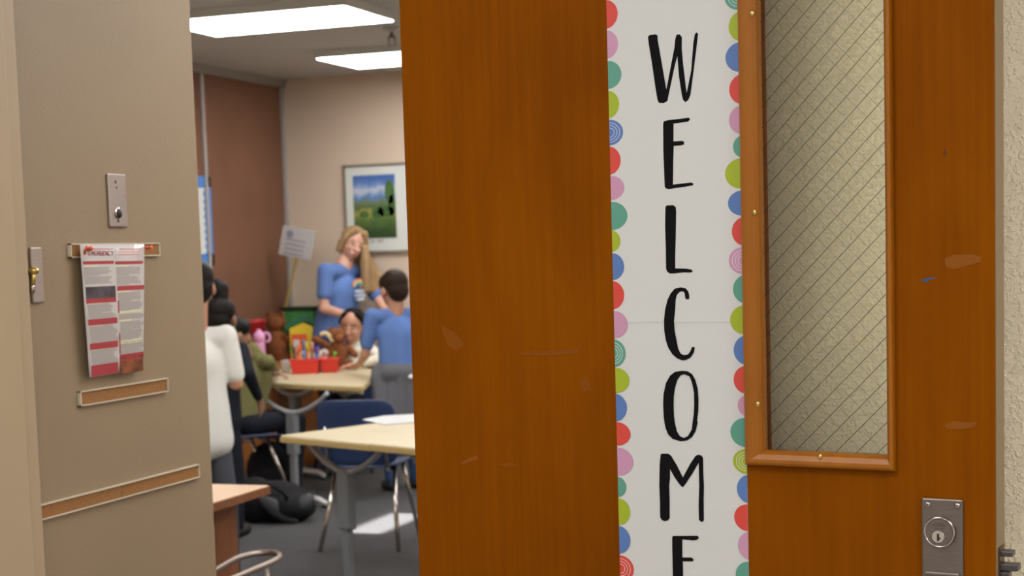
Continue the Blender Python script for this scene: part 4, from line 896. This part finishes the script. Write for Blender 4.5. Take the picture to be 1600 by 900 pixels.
# pink water bottle
p = on_z(396, 577, TZ); s = pxm(p)
r = empty('water_bottle', (p.x, p.y+.10, TZ), YAW, 'pink water bottle with a carry loop on the far table', 'water bottle')
PINKB = mat('pink_bottle', (.66,.30,.50,1), .35)
bm = BM(); lathe(bm, [(.034,0),(.038,.004),(.039,.15),(.036,.175),(.028,.19)], (0,0,0), 'z', 24); obj('bottle_body', bm, PINKB, r, True)
bm = BM(); lathe(bm, [(.036,.185),(.040,.19),(.040,.225),(.034,.24),(.018,.25),(.014,.268)], (0,0,0), 'z', 24); obj('lid', bm, mat('pink_lid', (.75,.36,.60,1), .4), r, True)
bm = BM(); tube(bm, smooth_path([(.032,0,.24),(.062,0,.235),(.072,0,.21),(.064,0,.185),(.040,0,.18)], 5), .008, 8); obj('carry_loop', bm, MATS['pink_lid'], r, True)
# white cup
p = on_z(444, 582, TZ); r = empty('paper_cup', (p.x, p.y+.03, TZ), 0, 'small white paper cup between the olive sleeve and the red bin', 'cup')
bm = BM(); lathe(bm, [(.026,0),(.034,.075),(.0355,.078),(.033,.078),(.031,.07),(.024,.006)], (0,0,0), 'z', 20); obj('cup_wall', bm, PAPER, r, True)
# yellow and red box, cream cloth, food
def pbox(x0, x1, yb, yt, Y, name, m, label, cat, th=.05, extra=()):
    a = on_y(x0, yb, Y); b = on_y(x1, yb, Y); c = on_y(x0, yt, Y)
    w = (b-a).length; h = c.z-a.z
    r = empty(name, (a.x, a.y, a.z), math.atan2(b.y-a.y, b.x-a.x), label, cat)
    bm = BM(); box(bm, 0, w, 0, th, 0, h); o = obj(extra[0] if extra else 'panel', bm, m, r, bevel=.003)
    return r, w, h, o
YEL = mat('yellow_card', (.78,.58,.03,1), .5); REDC = mat('orange_red_card', (.75,.13,.03,1), .5); GRN = mat('green_fabric', (.06,.27,.07,1), .6, var=.3, scale=12)
p = on_z(462, 575, TZ); r = empty('play_house', (p.x-.12, p.y+.42, TZ), YAW, 'yellow card play house with red door and white windows behind the markers', 'toy house')
bm = BM(); prism(bm, [Vector(q) for q in ((-.12,0,0),(.12,0,0),(.12,0,.22),(-.02,0,.29),(-.12,0,.25))], Vector((0,.10,0))); obj('house_wall', bm, YEL, r)
bm = BM(); prism(bm, [Vector(q) for q in ((-.15,-.01,.25),(-.02,-.01,.31),(.15,-.01,.225),(.15,-.01,.25),(-.02,-.01,.335),(-.15,-.01,.28))], Vector((0,.12,0))); obj('house_roof', bm, mat('dark_green_card', (.02,.16,.08,1), .5), r)
bm = BM(); box(bm, -.11, .0, -.006, 0, .0, .21); obj('house_door', bm, REDC, r)
for x in (-.075, .055): bm = BM(); box(bm, x-.02, x+.02, -.010, -.005, .12, .17); obj('house_window', bm, mat('pale_window', (.62,.64,.70,1), .5), r)
# low book shelf along the back wall with green bin, red tub, green toy
SZ = .72; sy0 = RY-.42
r = empty('book_shelf', (-4.95, (sy0+RY)/2-.01, 0), 0, 'low orange-brown wooden shelf along the back wall under the green bin', 'shelf')
bm = BM(); X0, X1 = -.64, -.12; y0_, y1_ = -.20, .17
bm.free()
for q in ((X0,X0+.02,y0_,y1_,0,SZ), (X1-.02,X1,y0_,y1_,0,SZ), (-.34,-.32,y0_,y1_,.06,SZ-.02)): bm = BM(); box(bm, *q); obj('side_panel', bm, SHELFWOOD, r)
for z in (.04, .37, SZ-.02): bm = BM(); box(bm, X0, X1, y0_, y1_, z, z+.02); obj('shelf_board', bm, SHELFWOOD, r)
bm = BM(); box(bm, X0, X1, y1_-.01, y1_, 0, SZ); obj('back_panel', bm, SHELFWOOD, r)
random.seed(3); bc = [(.45,.08,.04,1),(.06,.12,.35,1),(.5,.4,.1,1),(.05,.2,.1,1),(.4,.38,.35,1)]; x = -5.56; i = 0
nm = ['red', 'blue', 'ochre', 'green', 'grey']
while x < -5.34:
    w_ = random.uniform(.02,.045); h_ = random.uniform(.20,.28)
    bm = BM(); box(bm, 0, w_, 0, .17, 0, h_); o = obj('book', bm, mat('book_'+nm[i % 5], bc[i % 5], .6), bevel=.002); o.location = (x, RY-.38, .39); tag(o, 'book in the low shelf, shaded under the far table', 'book', 'books in the low shelf'); x += w_+.004; i += 1
a = on_y(441, 545, RY-.30); bx = a.x+.02
r = empty('storage_bin', (bx+.14, RY-.22, SZ), 0, 'green fabric storage bin with a dark rim on the low shelf', 'bin')
bm = BM(); zt = on_y(465, 481, RY-.35).z-SZ
vsb = box(bm, -.13, .13, -.13, .12, 0, zt); 
for v_ in vsb[:4]: v_.co.x *= .88
obj('bin_body', bm, GRN, r, bevel=.01)
bm = BM()
for q in ((-.138,.138,-.138,-.124),(-.138,.138,.114,.128),(-.138,-.124,-.138,.128),(.124,.138,-.138,.128)): box(bm, *q, zt-.018, zt+.004)
obj('rim', bm, DARK, r)
r = empty('low_cabinet', (-5.37, 9.83, 0), 0, 'low wooden cabinet against the pin board wall, under the red tub', 'cabinet')
bm = BM(); box(bm, -.22, .22, -.34, .36, .04, SZ); box(bm, -.20, .19, -.32, .34, 0, .04); obj('cabinet_body', bm, SHELFWOOD, r)
for yy in (-.33, .015):
    bm = BM(); box(bm, .22, .236, yy, yy+.33, .07, SZ-.03); d_ = obj('door', bm, SHELFWOOD, r, bevel=.002)
    bm = BM(); box(bm, .236, .25, yy+.15, yy+.18, SZ-.12, SZ-.10); obj('handle', bm, METALTRIM, d_)
a = on_y(395, 512, 10.03); r = empty('red_tub', (a.x, 10.03, SZ), 0, 'dark red round tub on the low cabinet behind the pink bottle', 'tub')
bm = BM(); zt = on_y(393, 499, 10.03).z-SZ; lathe(bm, [(.07,0),(.088,zt*.9),(.096,zt*.92),(.096,zt),(.086,zt),(.08,zt*.9),(.065,.01)], (0,0,0), 'z', 24); obj('tub_body', bm, mat('dark_red_plastic', (.40,.012,.018,1), .45), r, True)
a = on_y(368, 515, 9.70); r = empty('potted_plant', (a.x, 9.70, SZ), 0, 'small leafy green plant on the low cabinet beside the red tub', 'plant')
bm = BM(); lathe(bm, [(.05,0),(.065,.12),(.06,.12),(.045,.01)], (0,0,0), 'z', 16); obj('pot', bm, mat('pot_olive', (.10,.09,.03,1), .6), r, True)
random.seed(5); bm = BM()
for i in range(26):
    a1 = random.uniform(0, 2*PI); el = random.uniform(.2, 1.3); d = Vector((math.cos(a1)*math.cos(el), math.sin(a1)*math.cos(el), math.sin(el))); L_ = random.uniform(.07, .15); s_ = d.cross(UP).normalized()*.022
    o0 = Vector((0,0,.13)); q0 = o0+d*L_*.3; prism(bm, [q0, o0+d*L_*.7+s_, o0+d*L_, o0+d*L_*.7-s_], Vector((0,0,.002))); tube(bm, [o0, q0], .003, 5)
obj('leaves', bm, mat('leaf_green', (.12,.25,.02,1), .6), r)
# crumpled cream paper bag and scraps on the table
p = on_z(566, 575, TZ); r = empty('paper_napkin', (p.x, p.y+.12, TZ), YAW, 'crumpled cream paper on the far table in front of the seated girl', 'napkin')
random.seed(11); bm = BM(); sph(bm, (0,0,.03), (.12,.09,.035), 16)
for v_ in bm.verts: v_.co += Vector((random.uniform(-1,1), random.uniform(-1,1), random.uniform(-.6,1)))*.012; v_.co.z = max(0.0, v_.co.z)
obj('crumpled_sheet', bm, CREAMC, r)
p = on_z(584, 573, TZ); r = empty('snack_wrap', (p.x, p.y+.10, TZ), YAW, 'small pale wrapped snack under the hand of the boy', 'snack')
bm = BM(); capsule(bm, (-.035,0,.022), .022, (.035,.01,.022), .02); obj('wrap', bm, mat('peach_wrap', (.72,.50,.36,1), .6), r, True)
p = on_z(503, 556, TZ); r = empty('banana_toy', on_y(508, 530, 9.6), YAW, 'yellow and cream toy held up by the smaller teddy bear', 'toy')
bm = BM(); tube(bm, smooth_path([(-.03,0,.03),(0,0,.04),(.03,0,.02),(.05,0,-.02)], 5), .014, 10); obj('toy_body', bm, mat('pale_yellow_toy', (.75,.60,.28,1), .6), r, True)

# ------------------------------------------------------------------ backpack on the floor
p = on_z(405, 826, 0)
r = empty('backpack', (p.x, p.y+.20, 0), YAW, 'black backpack slumped on the carpet behind the wooden desk', 'backpack')
BLK = mat('black_nylon', (.014,.014,.016,1), .8, spec=.15, bump=.3, bscale=30); DG = mat('charcoal_nylon', (.045,.047,.052,1), .7)
blob('bag_body', [('e', (-.02,.10,.10), (.20,.15,.12), 16), ('e', (.08,.02,.08), (.14,.12,.085), 16), ('e', (-.12,.05,.12), (.12,.12,.13), 16)], BLK, r, .010, 4)
E_ = Matrix.Rotation(math.radians(-38), 3, 'Y')
bm = BM(); sph(bm, (.13,-.03,.085), (.105,.05,.045), 16, E_ @ Matrix.Rotation(.3, 3, 'X')); obj('front_pocket', bm, DG, r, True)
bm = BM(); sph(bm, (.02,-.05,.075), (.13,.04,.045), 16, Matrix.Rotation(math.radians(35), 3, 'Y')); obj('side_pocket', bm, DG, r, True)
bm = BM(); tube(bm, smooth_path([(-.1,0,.2),(-.02,-.08,.22),(.06,-.09,.17),(.07,-.05,.12)], 5), .010, 8); obj('strap', bm, BLK, r, True)
p = on_z(392, 790, 0); r = empty('backpack', (p.x, p.y+.28, 0), YAW, 'second dark backpack standing upright behind the slumped one', 'backpack')
blob('bag_body', [('e', (0,0,.17), (.16,.10,.18), 16), ('e', (0,-.07,.11), (.12,.06,.10), 16)], BLK, r, .010, 4)
bm = BM(); tube(bm, smooth_path([(-.05,0,.33),(-.03,0,.37),(.03,0,.37),(.05,0,.33)], 4), .008, 8); obj('grab_handle', bm, DG, r, True)

# ------------------------------------------------------------------ wooden desk at the left with its bent tube frame
DZ = .68
ra = on_z(420, 758, DZ); rb = on_z(327, 791, DZ)
r = empty('student_desk', (ra.x-.32, ra.y-.30, 0), 0, 'small wooden desk with brown edge, cut by the near wall', 'desk')
bm = BM(); prism(bm, [Vector((ra.x-.60, ra.y, DZ-.022)), Vector((ra.x, ra.y, DZ-.022)), Vector((ra.x, ra.y-.62, DZ-.022)), Vector((ra.x-.60, ra.y-.62, DZ-.022))], Vector((0,0,.022)))
obj('desktop', bm, mat('tan_laminate', (.62,.42,.27,1), .35, var=.05, scale=5), r, bevel=.003, origin=r.location)
bm = BM(); box(bm, ra.x-.604, ra.x+.004, ra.y-.624, ra.y+.004, DZ-.030, DZ-.0035); obj('wooden_edge', bm, DESKWOOD, r, origin=r.location)
q = on_y(345, 840, ra.y-.15)
bm = BM(); box(bm, q.x-.022, q.x, ra.y-.58, ra.y-.04, 0, DZ-.027); obj('side_panel', bm, DESKWOOD, r, origin=r.location)
bm = BM(); box(bm, ra.x-.58, ra.x-.558, ra.y-.58, ra.y-.04, 0, DZ-.027); box(bm, ra.x-.56, q.x-.02, ra.y-.06, ra.y-.04, .25, DZ-.027); obj('back_panel', bm, DESKWOOD, r, origin=r.location)
def tz(x, y, z=.47): return on_z(x, y, z)
TUBE = mat('worn_steel_tube', (.36,.29,.25,1), .3, .8)
c = tz(390, 880); r = empty('tube_stand', (c.x, c.y, 0), 0, 'low bent metal tube frame beside the leg of the wooden desk', 'metal frame')
bm = BM(); tube(bm, smooth_path([tz(318, 900), tz(345, 886), tz(372, 872), tz(400, 865), tz(425, 864), tz(437, 868), tz(430, 876), tz(400, 889), tz(360, 906), tz(330, 920)], 5), .0105, 10); obj('rail', bm, TUBE, r, True, origin=r.location)
for (x, y) in ((417, 880), (322, 921), (322, 899)):
    a = tz(x, y); bm = BM(); tube(bm, [a, Vector((a.x, a.y, 0))], .008, 8); obj('post', bm, TUBE, r, True, origin=r.location)

sun_dir = Vector((-0.93, 0.08, -0.37)).normalized()
pa, pb = Vector((-3.85, 7.55, 0)), Vector((-3.50, 8.15, 0))
wa, wb = back_to_wall(pa), back_to_wall(pb)
SLOT = (min(wa.z, wb.z), max(wa.z, wb.z)); print('slot', wa, wb); CORR = 14.3; WORLD = 0.56

# ------------------------------------------------------------------ light and camera
bm = BM(); wall_with_hole(bm, XR, XR+.02, 2.62, RY, 0, HC+.3, min(wa.y,wb.y), max(wa.y,wb.y), *SLOT)  # slot added, sized from the sun patch it has to cast
struct('wall_sun_slot', bm, BACKWALL, 'classroom wall opposite the pin boards with an added slot shaped for the sun patch', 'wall')
sd = bpy.data.lights.new('sun', 'SUN'); sd.energy = 60; sd.angle = .004; sd.color = (1, .97, .93)
so_ = bpy.data.objects.new('sun', sd); C.objects.link(so_); so_.rotation_euler = sun_dir.to_track_quat('-Z', 'Y').to_euler(); so_.location = (4, 6, 5)
def corridor_light(x, y):
    r = empty('ceiling_light', (x, y, HC-.05), 0, 'unseen corridor ceiling panel placed to brighten the plaster and the glass', 'ceiling light', 'corridor ceiling panels')
    bm = BM(); box(bm, -.6, .6, -.3, .3, 0, .012); obj('diffuser', bm, mat('corridor_diffuser', (.9,.9,.9,1), .5, emit=CORR), r)
    bm = BM()
    for a_ in ((-.612,.612,-.312,-.3),(-.612,.612,.3,.312),(-.612,-.6,-.3,.3),(.6,.612,-.3,.3)): box(bm, *a_, .006, .05)
    obj('frame', bm, MATS['light_frame'], r)
for x, y in ((1.5, 1.0), (-1.3, .75), (-.3, -1.6), (1.7, -1.3)): corridor_light(x, y)  # unseen panels, set where their light reaches the plaster behind the glass
w = bpy.data.worlds.new('World'); bpy.context.scene.world = w; w.use_nodes = True
w.node_tree.nodes['Background'].inputs[0].default_value = (.95, .93, .88, 1); w.node_tree.nodes['Background'].inputs[1].default_value = WORLD
cd = bpy.data.cameras.new('camera'); cam = bpy.data.objects.new('camera', cd); C.objects.link(cam)
cd.sensor_width = 36; cd.sensor_fit = 'HORIZONTAL'; cd.lens = F/1600*36; cd.shift_y = -(450-CY)/1600.0; cd.clip_start = .05
# camera axes: rows of RM act on level camera coordinates (x right, y down, z forward)
def lv(v): x, y, z = v; return Vector((x*math.cos(YAW)-z*math.sin(YAW), x*math.sin(YAW)+z*math.cos(YAW), -y))
T = RM.transposed()
xr_, yd_, zf_ = lv(T @ Vector((1,0,0))), lv(T @ Vector((0,1,0))), lv(T @ Vector((0,0,1)))
Mc = Matrix((( xr_.x, -yd_.x, -zf_.x, 0), (xr_.y, -yd_.y, -zf_.y, 0), (xr_.z, -yd_.z, -zf_.z, H), (0,0,0,1)))
cam.matrix_world = Mc
cd.dof.use_dof = True; cd.dof.focus_distance = 2.28; cd.dof.aperture_fstop = 9.0
bpy.context.scene.camera = cam
vs = bpy.context.scene.view_settings; vs.view_transform = 'Standard'; vs.look = 'None'; vs.gamma = 1; vs.exposure = 0.0; vs.use_curve_mapping = False
